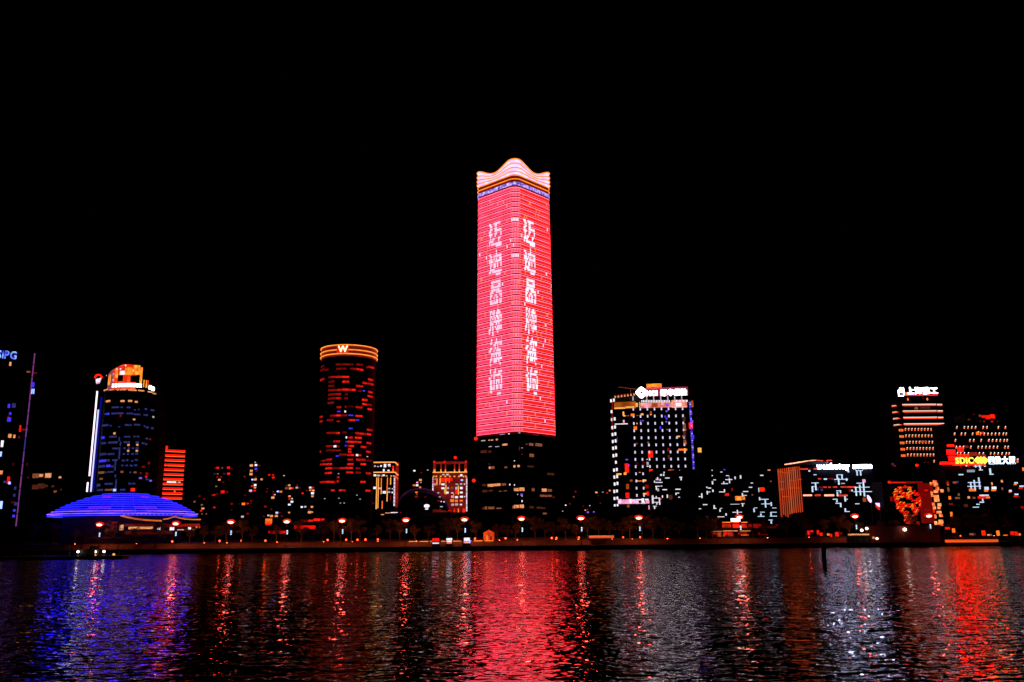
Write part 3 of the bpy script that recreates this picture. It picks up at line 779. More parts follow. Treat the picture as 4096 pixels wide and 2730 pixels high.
for bi in range(10):
    f0, f1 = FB[bi] + .012, FB[bi + 1] - .012
    ng = NG if bi < 6 else 24
    for g in range(ng):
        a0, a1 = 2 * math.pi * (g + .03) / ng, 2 * math.pi * (g + .97) / ng
        if math.sin((a0 + a1) / 2) > .35 and f0 < .9: continue            # far side of the roof lies hidden behind the near one
        am = (a0 + a1) / 2
        m = MB(); vs = [dome_pt(f0, a0), dome_pt(f0, am), dome_pt(f0, a1), dome_pt(f1, a1), dome_pt(f1, am), dome_pt(f1, a0)]
        m.add(vs, [(0, 1, 4, 5), (1, 2, 3, 4)])
        rr = random.random()
        mt = E_dm[0] if rr < .38 else E_dm[1] if rr < .68 else E_dm[2]
        if bi == 2 and rr > .55: mt = DARK if rr > .75 else E_redlo
        if bi == 7 and rr > .9: mt = E_redlo
        m.build('roof_panel', mt, dome)
for bi, f in enumerate(FB[:-1]):
    m = MB(); m.tube([dome_pt(f, 2 * math.pi * i / 72, .12) for i in range(72)], .20 if bi < 2 else .17, 5, closed=True)
    m.build('ring_light', E_dring2 if bi < 2 else E_dring, dome)
m = MB(); m.tube([dome_pt(0, 2 * math.pi * i / 72, -.2)[:2] + (zbase - .9,) for i in range(72)], .2, 5, closed=True); m.build('rim_light', E_dring, dome)
m = MB(); inner = [(dp.x + (DR - 7) * math.cos(2 * math.pi * i / 48), dp.y + (DR - 7) * .9 * math.sin(2 * math.pi * i / 48)) for i in range(48)]
m.prism(inner, GROUND_Z, zbase + .5); m.build('drum_wall', CONC, dome)
DCY = Plane((dp.x, dp.y - (DR - 6) * .92, 0), 0)
for k in range(20):
    x = 585 - 88 + k * 17.3; win(dome, DCY, x - 2, 2056 - k * .1, x + 2, 2061 - k * .1, E_warmlo, 'soffit_lamp')
E_swoop = em('eave_light', (1, .20, .03), .7, .4, .2)
def swoop(pts, r, name, mat=E_swoop):
    MB().tube([DCY.hit(x, y, 1.2) for (x, y) in pts], r, 6).build(name, mat, dome)
swoop([(483, 2063), (505, 2069), (540, 2076), (580, 2081), (615, 2083), (646, 2084)], .42, 'eave_light')
swoop([(653, 2078), (672, 2076), (690, 2070), (702, 2068), (715, 2072), (740, 2077), (770, 2079), (803, 2079)], .3, 'eave_light')
for (x0, x1, y0, y1, mt) in ((515, 560, 2108, 2118, E_warm), (560, 612, 2108, 2117, E_warm), (630, 643, 2110, 2120, E_white), (680, 697, 2110, 2122, E_white), (710, 736, 2118, 2122, E_warm), (753, 764, 2110, 2120, E_white), (784, 789, 2107, 2113, E_warm), (796, 801, 2106, 2113, E_red), (770, 777, 2117, 2122, E_warm), (480, 494, 2100, 2122, E_warm), (446, 468, 2088, 2112, E_redlo), (500, 640, 2096, 2106, E_redvlo), (640, 800, 2098, 2108, E_redlo), (500, 690, 2124, 2138, E_redvlo), (740, 800, 2096, 2106, E_redlo)):
    win(dome, DCY, x0, y0, x1, y1, mt, 'window', .4)
MB().box((dp.x + 12, dp.y - DR * .92 - 1, GROUND_Z + 3.1), (46, 4, .5)).build('canopy', CONC, dome)
for k in range(7): MB().tube([(dp.x - 9 + k * 7, dp.y - DR * .92 - 2.4, GROUND_Z), (dp.x - 9 + k * 7, dp.y - DR * .92 - 2.4, GROUND_Z + 3)], .2).build('column', CONC, dome)

# ================================================================== HOUSING BLOCKS BEHIND (dim scattered windows)
def lit_block(name, label, px0, px1, pytop, Y, pts, ox=820, oy=1800, s=4.902, group='dim housing blocks behind the waterfront', yaw=0):
    root, pl, _, _ = block(name, label, px0, px1, pytop, Y, yaw, 18, 2000, DARK, group=group)
    for (cx, cy, w, mt) in pts: wins(root, pl, ox, oy, s, [(cx, cy, w, w * .75, mt)])
    return root, pl
lit_block('apartment_block', 'dim apartment block with reddish windows, nearest to the striped building', 845, 935, 1858, 900, [(250,355,50,E_red),(340,355,30,E_warmlo),(460,350,54,E_red),(525,365,24,E_redlo),(190,470,30,E_bluelo),(250,472,34,E_warmlo),(380,470,30,E_bluelo),(462,468,54,E_red),(240,535,34,E_redlo),(320,530,34,E_redlo),(282,588,46,E_warm),(222,718,36,E_warmlo),(348,826,70,E_red),(435,826,34,E_redlo),(218,886,64,E_red),(145,890,36,E_redlo),(300,880,30,E_redlo),(218,1072,44,E_warm),(200,1132,50,E_red),(205,360,26,E_redlo),(470,590,20,E_redvlo),(360,640,26,E_redlo)])
lit_block('apartment_block', 'thin apartment tower with a column of warm windows beside the dim housing', 978, 1034, 1846, 940, [(910,308,60,E_warm),(1000,300,50,E_white),(1000,375,54,E_blue),(1068,308,34,E_redlo),(910,412,50,E_warm),(905,476,60,E_warm),(990,540,34,E_redlo),(930,585,36,E_bluehi),(988,582,52,E_warm),(985,692,50,E_white),(930,650,26,E_bluelo),(925,712,42,E_red),(980,742,44,E_warm),(895,802,56,E_pink),(975,802,44,E_red),(1010,420,26,E_redlo),(780,525,36,E_redlo),(985,245,24,E_whitelo)])
lit_block('apartment_block', 'broad dim reddish housing slab between the lamp lit trees and skyline', 1036, 1130, 1920, 880, [(1110,580,42,E_warm),(1260,492,38,E_red),(1338,494,30,E_red),(1338,545,46,E_red),(1430,818,40,E_bluehi),(1488,822,46,E_orange),(1345,882,40,E_redlo),(1370,880,24,E_white),(1332,938,60,E_warm),(1210,820,26,E_redlo),(1225,765,20,E_redlo),(1185,1112,52,E_redlo),(1300,1172,36,E_redlo),(1340,824,30,E_redlo)])
lit_block('apartment_block', 'low housing block with clustered warm windows close to the round tower', 1134, 1262, 1930, 860, [(1600,705,30,E_redlo),(1652,697,44,E_warm),(1595,755,50,E_warmlo),(1668,756,48,E_warm),(1715,754,44,E_red),(1800,744,44,E_whitelo),(1855,746,30,E_redlo),(1810,694,30,E_redlo),(2065,742,44,E_white),(2115,742,36,E_red),(2065,792,40,E_warm),(2125,798,42,E_gold),(2110,852,56,E_white),(2108,910,44,E_warm),(1915,855,36,E_red),(1995,797,26,E_redlo),(1658,912,44,E_warm),(1655,965,34,E_red),(1708,958,26,E_white),(1705,1020,50,E_white),(1655,1075,46,E_white),(1898,1122,42,E_white),(1965,1118,42,E_whitelo),(2098,1120,46,E_warm),(2045,1172,30,E_redlo),(2050,1225,60,E_warm),(2100,1222,34,E_warm),(1550,508,26,E_whitelo),(1650,1232,36,E_warm)])
lit_block('apartment_block', 'low dark flats with few warm lights just above the second promenade lamps', 905, 1010, 2000, 800, [(525,1062,42,E_redlo),(520,1175,34,E_redvlo),(755,1062,60,E_orange),(838,1056,38,E_red),(905,1000,36,E_redlo),(905,1050,24,E_redlo),(835,1255,44,E_redlo),(735,1312,50,E_whitelo),(670,1062,26,E_redvlo),(790,890,26,E_redlo)])
lit_block('shop_row', 'low dark shop row with a small bright orange shopfront under the housing', 1040, 1130, 2040, 700, [(1410,1235,46,E_bluehi),(1465,1235,34,E_redlo),(1245,1288,40,E_whitelo),(1305,1300,54,E_warm),(1400,1298,54,E_warm),(1505,1298,34,E_redlo),(1250,1400,130,E_orange),(1245,1440,110,E_red),(1150,1305,24,E_redlo)])
lit_block('office_block', 'low dark office with two dim rows of warm lights beside the slab tower', 118, 260, 1890, 700, [(660,940,110,E_warmlo),(760,935,70,E_warm),(890,935,110,E_warm),(1110,970,44,E_warm),(650,1150,110,E_warmvlo),(760,1130,120,E_warmvlo),(850,1130,60,E_warmvlo),(975,1135,50,E_warmvlo),(1020,1230,50,E_warmlo),(520,970,40,E_redvlo),(1130,1195,30,E_warmvlo)], 0, 1700, 4.612)
lit_block('low_building', 'low dark building with tiny dim lights next to the dome rim', 780, 850, 1975, 640, [(1560,222,36,E_redlo),(1655,278,34,E_redlo),(1465,332,40,E_warmlo),(1605,395,40,E_warmlo),(1625,465,50,E_warm),(1590,510,40,E_red),(1810,205,40,E_redlo),(1850,200,36,E_red),(1850,445,36,E_red)], 480, 1940, 4.9)
lit_block('apartment_block', 'dim block with three small lights behind the glass hall', 1650, 1728, 1868, 820, [(435,470,46,E_white),(735,455,30,E_whitelo),(585,510,30,E_redlo),(570,678,60,E_warm),(498,735,44,E_pink),(495,795,56,E_white),(425,795,46,E_orange),(562,842,46,E_orange),(580,735,24,E_whitelo)], 1580, 1800, 5.6)
lit_block('low_building', 'long low dark building with faint lights right of the tall tower', 2262, 2440, 1965, 760, [(1650,925,14,E_white),(1748,790,18,E_redlo),(1955,798,22,E_warm),(2020,795,12,E_whitelo),(2062,803,12,E_red),(2088,780,18,E_warm),(1730,842,16,E_warmlo),(1690,912,14,E_redlo),(1890,930,12,E_whitelo),(1845,975,14,E_warm),(1870,995,20,E_violet),(1930,992,16,E_violet),(1620,985,10,E_whitelo),(1995,905,12,E_redlo),(1868,968,14,E_redlo),(1825,935,10,E_redlo),(1975,830,10,E_redlo)], 1600, 1650, 2.489)

# ================================================================== TWO CLASSICAL LIT BUILDINGS
E_gline = em('cornice_gold', (1, .36, .08), 1.3, .2, .1)
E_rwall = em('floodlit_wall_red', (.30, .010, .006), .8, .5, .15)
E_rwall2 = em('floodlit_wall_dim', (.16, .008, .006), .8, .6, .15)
root, pl, pts, zt = block('classical_building', 'narrow classical building with gold cornice lines and vertical gold strips beside round tower', 1470, 1580, 1846, 650, 0, 16, 1950, DARK)
sidep = Plane(pl.hit(1580.6, 1950), R(48))
m = MB(); a = sidep.hit(1580.6, 1950); b = sidep.hit(1592, 1950)
z1 = pl.hit(1540, 1850).z; z0 = pl.hit(1540, 2030).z
m.box(((a.x + b.x) / 2 + .15, (a.y + b.y) / 2, (z0 + z1) / 2), ((b - a).length, .3, z1 - z0), R(48)); m.build('side_wall', E_rwall, root)
def hline(pl, x0, x1, y, r, name, mat, root):
    A, B = pl.hit(x0, y, .5), pl.hit(x1, y, .5); B.z = A.z = (A.z + B.z) / 2
    return MB().tube([A, B], r, 6).build(name, mat, root)
for (y, r) in ((1850, .42), (1890, .42)):
    hline(pl, 1494, 1580, y, r, 'cornice_light', E_gline, root); 
    A = pl.hit(1580, y, .5); B = sidep.hit(1592.5, y + 12, .5); MB().tube([A, B], r, 6).build('cornice_light', E_gline, root)
MB().tube([pl.hit(1580, 1905, .5), sidep.hit(1592.5, 1917, .5)], .35, 6).build('cornice_light', E_orange, root)
S5 = (1250, 1820, 6.03)
wins(root, pl, *S5, [(1560, 205, 160, 26, E_redlo), (1945, 330, 40, 130, E_red), (1945, 370, 34, 60, E_gold)] +
 [(x, 512, 40, 28, E_warm) for x in (1500, 1590, 1680, 1790, 1900, 1960)] + [(1545, 930, 24, 760, E_gold), (1585, 920, 20, 740, E_gold), (1660, 660, 20, 200, E_orange), (1658, 860, 20, 180, E_gold), (1808, 640, 20, 180, E_orange), (1800, 820, 20, 160, E_orange), (1800, 1010, 22, 230, E_gold), (1885, 635, 22, 170, E_gold), (1682, 1210, 22, 190, E_orange), (1880, 1045, 16, 130, E_redlo)], name='facade_light')
wins(root, pl, *S5, [(1505,275,40,36,E_whitelo),(1580,285,50,20,E_whitelo),(1655,270,36,40,E_white),(1750,245,56,50,E_white),(1750,285,60,34,E_white),(1850,240,60,36,E_white),(1855,275,60,30,E_whitelo),(1720,375,40,60,E_white),(1835,380,50,34,E_white),(1505,495,60,44,E_white),(1590,500,90,34,E_whitelo),(1715,495,60,36,E_white),(1500,800,60,56,E_white),(1625,810,50,40,E_pink),(1735,905,80,60,E_white),(1850,815,50,30,E_whitelo),(1845,900,60,40,E_whitelo),(1930,820,34,30,E_whitelo),(1925,910,30,36,E_white),(1470,1170,50,26,E_redlo)])
for k in range(24):
    y = 555 + k * 29
    wins(root, pl, *S5, [(1980 - (k * .4), y, 32, 21, E_white if k % 3 else E_pink)], name='bead_lamp', depth=.4)
wins(root, pl, *S5, [(1690, 1443, 70, 20, E_warm), (1815, 1405, 110, 18, E_warm), (1975, 1395, 170, 18, E_white), (2120, 1390, 40, 16, E_red)], name='canopy_light', depth=1.2)

root, pl, pts, zt = block('classical_building', 'classical building with red lit roof colonnade, gold strips and beaded corner lights', 1732, 1868, 1891, 700, 0, 18, 1950, None)
MB().box(((pl.P.x + pl.hit(1868, 1950).x) / 2, 699.9, (pl.hit(1800, 1893).z + pl.hit(1800, 2050).z) / 2), (pl.hit(1868, 1950).x - pl.P.x, .12, pl.hit(1800, 1893).z - pl.hit(1800, 2050).z)).build('facade', E_rwall2, root)
S6 = (1580, 1800, 5.6)
hline(pl, 1731, 1869, 1890, .42, 'cornice_light', E_gline, root)
ztopl, zlow = pl.hit(1800, 1853).z, pl.hit(1800, 1890).z
for k, cx in enumerate((885, 1030, 1130, 1335, 1440, 1580)):
    x = 1580 + cx / 5.6; P = pl.hit(x, 1870); wd = 1.9 if k in (0, 5) else 1.1
    col = box('column', root, (P.x, 700.5, (ztopl + zlow) / 2), (wd, 1.0, ztopl - zlow), 0, E_rwall)
    box('uplight', col, (P.x, 699.8, zlow + 1.3), (wd * .7, .4, 2.6), 0, E_orange)
    box('uplight', col, (P.x, 699.6, zlow + .7), (wd * .9, .5, 1.2), 0, E_gold)
A, B = pl.hit(1735, 1852), pl.hit(1866, 1852)
MB().box(((A.x + B.x) / 2, 701.2, A.z), (B.x - A.x, 2.4, 1.5)).build('pergola_beam', E_rwall, root)
wins(root, pl, *S6, [(1220, 290, 180, 60, E_redlo)], name='beam_light', depth=.3)
for (cx, cy) in ((880, 272), (1110, 272), (1590, 268)):
    MB().ball(pl.hit(1580 + cx / 5.6, 1800 + cy / 5.6), .9, 8, 6).build('finial_lamp', E_red, root, smooth=True)
q = pl.hit(1580 + 1350 / 5.6, 1800 + 175 / 5.6); MB().tube([q - Vector((0, -3, 8)), q], .2).build('mast', STEEL, root); MB().ball(q, 1.1, 8, 6).build('beacon', E_redhi, root, smooth=True)
wins(root, pl, *S6, [(x, 597, 34, 30, E_gold) for x in (868, 925, 1025, 1128, 1230, 1332, 1435, 1535, 1588)], name='cornice_lamp')
wins(root, pl, *S6, [(940,715,20,150,E_gold),(1010,705,22,150,E_gold),(1140,700,18,120,E_orange),(1215,685,16,110,E_orange),(1140,890,24,220,E_gold),(1110,935,18,90,E_gold),(1420,905,22,210,E_gold),(1315,1035,20,110,E_orange),(1420,1360,26,80,E_orange),
 (1072,680,80,80,E_redhi),(1190,665,80,70,E_redhi),(1260,665,60,70,E_red),(1380,945,60,90,E_redhi),(1330,1360,36,80,E_red),(1540,1360,50,80,E_redhi)], name='facade_light')
wins(root, pl, *S6, [(1075,775,72,40,E_white),(1075,862,72,40,E_white),(895,775,26,50,E_pink),(900,660,26,20,E_whitelo),(1385,772,60,24,E_whitelo),(1480,768,50,30,E_whitelo),(1558,770,26,20,E_white),(1500,680,50,30,E_bluehi),(1188,860,44,44,E_whitelo),(1280,855,56,44,E_warmlo),(1375,860,50,56,E_whitelo),(1485,858,60,50,E_white),(1170,960,60,44,E_white),(1285,968,50,30,E_pink),(1485,958,66,40,E_white),(1278,1052,40,50,E_pink),(1378,1062,64,44,E_white),(1490,1052,66,40,E_white),(1560,1050,24,20,E_white),(1280,1140,80,60,E_orange),(1375,1145,60,50,E_orange),(1485,1140,70,34,E_orange),(1290,1230,60,44,E_whitelo),(1378,1225,66,44,E_whitelo),(1478,1228,46,30,E_white),(1485,570,50,44,E_white),(1085,558,56,30,E_whitelo),(1178,556,66,44,E_whitelo)])
for k in range(20):
    y = 632 + k * 38.5
    wins(root, pl, *S6, [(1606, y, 26, 27, E_white if k % 4 else E_pink)], name='bead_lamp', depth=.4)
    if k < 9 or k % 2: wins(root, pl, *S6, [(850, y if k < 9 else y * .85 + 60, 24, 26, E_pink if k < 4 else E_white)], name='bead_lamp', depth=.4)

# ================================================================== GLASS HALL
gp = at(1700, 2040, 640)
hall = empty('glass_hall', (gp.x, gp.y, GROUND_Z), 'dark egg shaped glass hall with faint blue and red ribs', 'building')
GZ0, GZ1 = at(1700, 2052, 640).z, at(1690, 1957, 640).z
GW = 96 / FPX * 650
def gpt(a, b):
    """egg shell: a along the river, b across"""
    x = math.cos(a); z = max(0, math.sin(a)) ** .8
    skew = -.22 * z
    return (gp.x + GW * (x + skew), gp.y - 16 * math.sin(b) * math.sqrt(max(0, z)), GZ0 + (GZ1 - GZ0) * z * math.cos(b) ** .5 if math.cos(b) > 0 else GZ0)
m = MB(); na, nb = 28, 9
grid = [[gpt(math.pi * i / na, -math.pi / 2 * .98 + math.pi * .98 * j / nb) for j in range(nb + 1)] for i in range(na + 1)]
vs = [p for r_ in grid for p in r_]; fs = [(i * (nb + 1) + j, i * (nb + 1) + j + 1, (i + 1) * (nb + 1) + j + 1, (i + 1) * (nb + 1) + j) for i in range(na) for j in range(nb)]
m.add(vs, fs); m.build('shell', DARK, hall, smooth=True)
MB().box((gp.x, gp.y, (GROUND_Z + GZ0) / 2), (GW * 2.1, 26, GZ0 - GROUND_Z)).build('plinth', CONC, hall)
E_rib = em('rib_blue_red', (.05, .05, .5), .10, .6, .25, col2=(.35, .04, .03))
for b in (0, .42, .75):
    pa = [gpt(math.pi * (i + 1) / 34, b) for i in range(33)]
    pa = [(x, y - .3, z + .2) for (x, y, z) in pa]
    MB().tube(pa, .55 if b == 0 else .22, 5).build('rib', E_rib, hall)
HP = Plane((gp.x, gp.y - 17, 0), 0)
wins(hall, HP, *S6, [(480, 955, 50, 30, E_orange), (480, 1050, 70, 40, E_redlo), (970, 965, 40, 24, E_whitelo), (1005, 1055, 40, 20, E_whitelo), (1035, 1160, 24, 20, E_white), (1100, 1168, 30, 20, E_white), (980, 1145, 70, 24, E_redlo), (1010, 1340, 40, 24, E_redlo), (1220, 1362, 60, 20, E_red), (1040, 1275, 60, 20, E_whitelo), (490, 1000, 30, 20, E_warmlo), (680, 1055, 30, 18, E_redlo)])
lg = empty('oval_sign', HP.hit(1707, 2038, .8), 'small white oval sign on the dark glass hall', 'sign')
c = HP.hit(1707, 2025, .8); MB().ball(c, (2.0, .4, 1.3), 14, 8).build('disc', E_white, lg, smooth=True); c = HP.hit(1707, 2037, .8); MB().ball(c, (1.3, .4, .45), 12, 6).build('bar', E_white, lg, smooth=True)

# ================================================================== OFFICE BUILDING WITH DOT GRID AND WHITE ROOF SIGN
root, pl, pts, zt = block('grid_building', 'dark office building with a grid of white facade dots and an amber crown band', 2444, 2815, 1602, 520, R(-8), 30, 1800, DARK)
NB = root
S7 = (2400, 1510, 5.407); S7b = (2400, 1790, 5.407)
E_dot = em('facade_dot', (.82, .72, 1), .9, .45)
def ncol(cx0, y):                                   # columns lean a little in the picture
    return cx0 + (y - 690) * (cx0 / 5.407 + 2400 - 2048) * 5.407 / (16090 + 0) / 5.407
for r_ in range(14):
    y = 690 + r_ * 155.4
    for c_, cx in enumerate((720, 871, 1024, 1178, 1330, 1482, 1635, 1786)):
        if r_ >= 9 and c_ > 3 and r_ > 9 - (c_ - 8): pass
        if r_ >= 10 and c_ >= 3: continue
        x = cx + (y - 690) * .042 * (1 + c_ * .03)
        wins(root, pl, *S7, [(x, y - c_ * 1.5, 30, 56, E_dot)], name='facade_lamp')
for r_ in range(11):
    y = 515 + r_ * 163 if r_ == 0 else 745 + (r_ - 1) * 162
    if y > 2080: break
for k in range(11):
    y = (510, 745, 915, 1090, 1240, 1390, 1535, 1698, 2010, 2160, 2310)[k]
    wins(root, pl, *S7, [(240 + (y - 510) * .043, y, 38, 66, E_white)], name='corner_lamp')
    if k != 1: wins(root, pl, *S7, [(300 + (y - 510) * .043, y - 14, 38, 66, E_white)], name='corner_lamp')
wins(root, pl, *S7b, [(345, 325, 38, 60, E_white), (310, 955, 40, 66, E_white), (368, 945, 36, 60, E_white), (314, 1108, 38, 62, E_white), (376, 1100, 38, 60, E_white), (320, 1256, 36, 46, E_white), (380, 1252, 36, 46, E_white)], name='corner_lamp')
E_amber = em('crown_amber', (.75, .16, .015), .5, .7, 1.5)
E_amber2 = em('crown_salmon', (1, .22, .10), .85, .6, 1.2, col2=(1, .45, .5))
wins(root, pl, *S7, [(540, 605, 470, 140, E_amber), (1330, 600, 900, 110, E_amber2), (1715, 575, 330, 160, E_amber2)], name='crown_panel', depth=.6)
rp = Plane(pl.hit(2763, 1620) + pl.n * .2, R(22))
wins(root, rp, *S7, [(2045, 580, 150, 140, E_amber)], name='crown_panel', depth=.6)
wins(root, pl, *S7, [(430, 670, 240, 26, E_gold), (650, 650, 180, 30, E_gold), (795, 600, 50, 80, E_gold), (1015, 632, 110, 60, E_pink), (1180, 605, 130, 80, E_orangelo), (1450, 600, 80, 60, E_violet), (1700, 575, 130, 40, E_white), (1700, 615, 120, 30, E_white), (1815, 600, 60, 70, E_warm), (1350, 570, 50, 60, E_pink), (860, 600, 26, 120, E_warm), (1590, 560, 36, 130, E_warm)], name='crown_light', depth=.9)
for k in range(18): wins(root, pl, *S7, [(905 + k * 35, 522, 20, 44, E_white)], name='crown_lamp', depth=1.0)
for k in range(4): wins(root, pl, *S7, [(1655 + k * 74, 512, 32, 34, E_white)], name='crown_lamp', depth=1.0)
for k in range(8): wins(root, pl, *S7, [(330 + k * 68, 428 - k * 8.5, 32, 36, E_warm)], name='roof_lamp', depth=.8); wins(root, pl, *S7, [(325 + k * 68, 396 - k * 8.5, 40, 12, E_redlo)], name='roof_rail', depth=.8)
A, B = pl.hit(2445, 1585), pl.hit(2560, 1574); c = (A + B) / 2
MB().box((c.x, c.y + 3, (c.z + zt) / 2 - .5), (B.x - A.x, 3, (c.z - zt) * .8), pl.yaw).build('parapet', CONC, root)
wins(root, pl, *S7, [(1168, 192, 325, 70, em('plant_box_amber', (1, .17, .01), 1.0, .5, 2.5, col2=(1, .34, .04))), (1168, 245, 330, 16, E_red)], name='plant_room', depth=3)
MB().tube([pl.hit(2474, 1549), pl.hit(2545, 1558)], .16, 5).build('crane_arm', em('crane_faint', (.5, .12, .08), .3, .3), root)
MB().tube([pl.hit(2522, 1555), pl.hit(2523, 1575)], .16, 5).build('crane_post', em('crane_faint', (.5, .12, .08), .3, .3), root)
wins(root, pl, *S7, [(265, 600, 30, 190, E_redlo), (268, 1000, 26, 300, E_redlo), (265, 830, 28, 120, E_redlo)], name='edge_strip')
# rooms with people, screens, coloured lamps
wins(root, pl, *S7, [(508,790,34,90,E_gold),(530,835,44,26,E_gold),(600,832,60,16,E_orangelo),(705,815,80,50,E_orange),(810,828,40,14,E_orangelo),(912,802,56,40,E_gold),(1100,770,40,70,E_orangelo),(1100,808,34,20,E_gold),(765,1100,70,70,E_orange),(800,1000,24,34,E_warm),(880,945,22,30,E_violet),(930,940,30,22,E_violet),(1440,735,40,30,E_violet),(1412,850,34,44,E_blue),(1440,895,40,40,E_blue),(1435,965,30,26,E_violet),(1305,1090,34,60,E_blue),(1700,1280,54,30,E_gold),(1660,1310,34,40,E_whitelo),(1790,1280,26,40,E_orangelo),(1040,1410,40,34,E_warmlo),(795,1435,30,30,E_warmlo),(460,1010,280,18,E_white),(515,955,36,60,E_pink),(375,1340,24,100,E_bluelo),(1450,1130,20,10,E_whitelo)])
wins(root, pl, *S7, [(1820, 900, 60, 90, E_warmvlo), (1825, 1060, 60, 120, E_warmlo), (1830, 1240, 60, 160, E_warmvlo), (1835, 1410, 60, 120, E_warmlo), (1850, 1140, 30, 16, E_orange), (1850, 1425, 34, 20, E_orange)], name='stair_window')
wins(root, pl, *S7b, [(1092,150,100,140,E_redhi),(1105,530,78,100,E_redhi),(580,450,76,190,E_redhi),(1220,550,36,60,E_red),(1030,850,110,80,E_redlo),(1050,1000,84,90,E_red),(1790,52,190,40,E_orange),(1835,55,40,60,E_gold),(2155,62,80,100,E_gold),(1480,55,50,80,E_redlo),(1490,210,50,90,E_warmvlo),(1540,520,120,80,E_orangelo),(1500,510,60,36,E_orange),(410,582,110,34,E_gold),(545,570,60,50,E_gold),(800,730,60,24,E_gold),(870,730,60,20,E_orange),(958,718,84,40,E_gold),(1115,698,76,76,E_orange),(675,722,50,44,E_orangelo),(970,1005,80,30,E_gold),(595,850,60,110,E_orangelo),(595,1040,80,120,E_red),(800,370,60,80,E_redvlo),(945,350,60,100,E_redvlo),(580,268,50,24,E_violet),(628,395,36,44,E_blue),(1030,350,44,60,E_whitelo),(1030,410,44,16,E_white),(1018,262,26,14,E_white),(860,545,40,14,E_warm),(1225,545,30,50,E_red),(1080,1300,60,90,E_pink),(1105,1340,40,30,E_redhi),(610,1270,50,60,E_orangelo),(1850,530,30,40,E_white),(1720,503,26,18,E_white),(2120,540,40,18,E_warmlo)])
E_can = em('canopy_pink_white', (1, .55, .85), 1.1, .6, 3)
wins(root, pl, *S7b, [(430, 1175, 80, 100, E_can), (560, 1175, 160, 90, E_pink), (650, 1172, 66, 100, E_white), (760, 1168, 150, 80, E_can), (925, 1165, 60, 110, E_white), (1010, 1130, 80, 26, E_white), (1030, 1180, 90, 70, E_pink), (850, 1135, 130, 22, E_white), (700, 1215, 600, 12, E_pink)], name='canopy_light', depth=1.2)
# blue vertical strip and side lamps on the right corner
for k in range(19):
    y = 560 + k * 78
    wins(root, rp, *S7, [(1940 + k * 4.6, y, 34, 56, E_blue if k % 3 else E_violet)], name='corner_strip')
    if k % 2 == 0: wins(root, rp, *S7, [(1948 + k * 4.6, y + 30, 20, 16, E_white)], name='corner_lamp')
wins(root, rp, *S7, [(1962, 1050, 76, 130, E_redhi), (1985, 960, 50, 50, E_violet), (2000, 780, 40, 60, E_bluelo), (2005, 1290, 56, 100, E_blue)] + [(2105 + k * 4.5, 860 + k * 115, 14, 40 if k < 2 else 16, E_whitelo if k else E_pink) for k in range(7)])
m = MB(); a = rp.P; e = rp.hit(2815, 1800); m.prism([(a.x, a.y), (e.x, e.y), (e.x - 4, e.y + 18), (a.x - 4, a.y + 24)], GROUND_Z, zt - .4); m.build('corner_wall', DARK, root)
# rooftop sign with logo and letters on steel posts
sp = Plane(pl.P + pl.n * .8, pl.yaw)
E_big = em('sign_big_white', (1, .93, 1), 12.0, .1)
sg, A, B, zb_, zt_ = text_sign('rooftop_sign', 'big white glowing company name sign with a hexagon logo on the roof', 'NCI 新华保险', sp, 2586, 2748, 1558, 1584, E_big, out=.8, depth=.6, bold=.035)
c = sp.hit(2566, 1571, .8); ro = 3.0; m = MB()
n6 = 24; outer = []; inner_ = []
for i in range(n6):
    a = 2 * math.pi * i / n6; rad = ro * (1 + .10 * math.cos(4 * a)); ri = 1.0 / max(abs(math.cos(a)), abs(math.sin(a)))
    outer.append(Vector((c.x, c.y, c.z)) + sp.u * (rad * math.cos(a)) + Vector((0, 0, rad * math.sin(a)))); inner_.append(Vector((c.x, c.y, c.z)) + sp.u * (ri * math.cos(a)) + Vector((0, 0, ri * math.sin(a))))
m.strip([p + sp.n * .3 for p in outer], [p + sp.n * .3 for p in inner_], closed=True); m.strip([p - sp.n * .3 for p in outer], [p + sp.n * .3 for p in outer], closed=True); m.strip([p + sp.n * .3 for p in inner_], [p - sp.n * .3 for p in inner_], closed=True); m.build('logo', E_big, sg)
E_edge2 = em('sign_back_magenta', (.5, .02, .10), .55, .3, .3)
A2, B2 = sp.hit(2550, 1571, .3), sp.hit(2752, 1571, .3); MB().box(((A2.x + B2.x) / 2, (A2.y + B2.y) / 2, A2.z), ((B2 - A2).length, .3, 5.2), sp.yaw).build('back_panel', E_edge2, sg)
for k in range(7):
    x = (2532, 2587, 2615, 2643, 2671, 2699, 2727)[k]; p0, p1 = sp.hit(x, 1586, .4), sp.hit(x, 1603, .4)
    box('post', sg, (p0 + p1) / 2, (.7, .4, abs(p0.z - p1.z)), sp.yaw, E_whitelo)

# ================================================================== LOW BUILDINGS WITH WHITE PUZZLE LIGHTS
E_led = em('led_bar_white', (.95, .90, 1), .85, .4)
E_ledb = em('led_bar_blue_white', (.60, .76, 1), 1.0, .4)
root, pl, pts, zt = block('led_block', 'dark low block with white light bars standing before the dotted office building', 2612, 2792, 1882, 476, 0, 14, 1980, DARK)
L1 = [(1385,545,20,30),(1378,595,20,50),(1322,600,40,34),(1245,680,26,60),(1225,700,30,16),(1300,705,24,38),(1178,745,24,40),(1275,760,150,16),(1240,843,90,16),(1325,840,40,14),(1218,885,22,80),(1455,665,95,20),(1745,650,60,20),(1752,690,25,50),(1400,918,95,20),(1685,908,110,22),(1670,992,80,16),(1643,1012,22,45),(1710,1080,35,16),(1350,1065,22,50),(1455,1060,24,70),(1140,1130,36,180),(1225,1100,150,16),(1285,1165,22,150),(1225,1190,150,14),(1215,1075,20,35),(1228,1215,22,50),(1295,1225,20,40),(1185,1275,80,14),(1180,1305,25,56)]
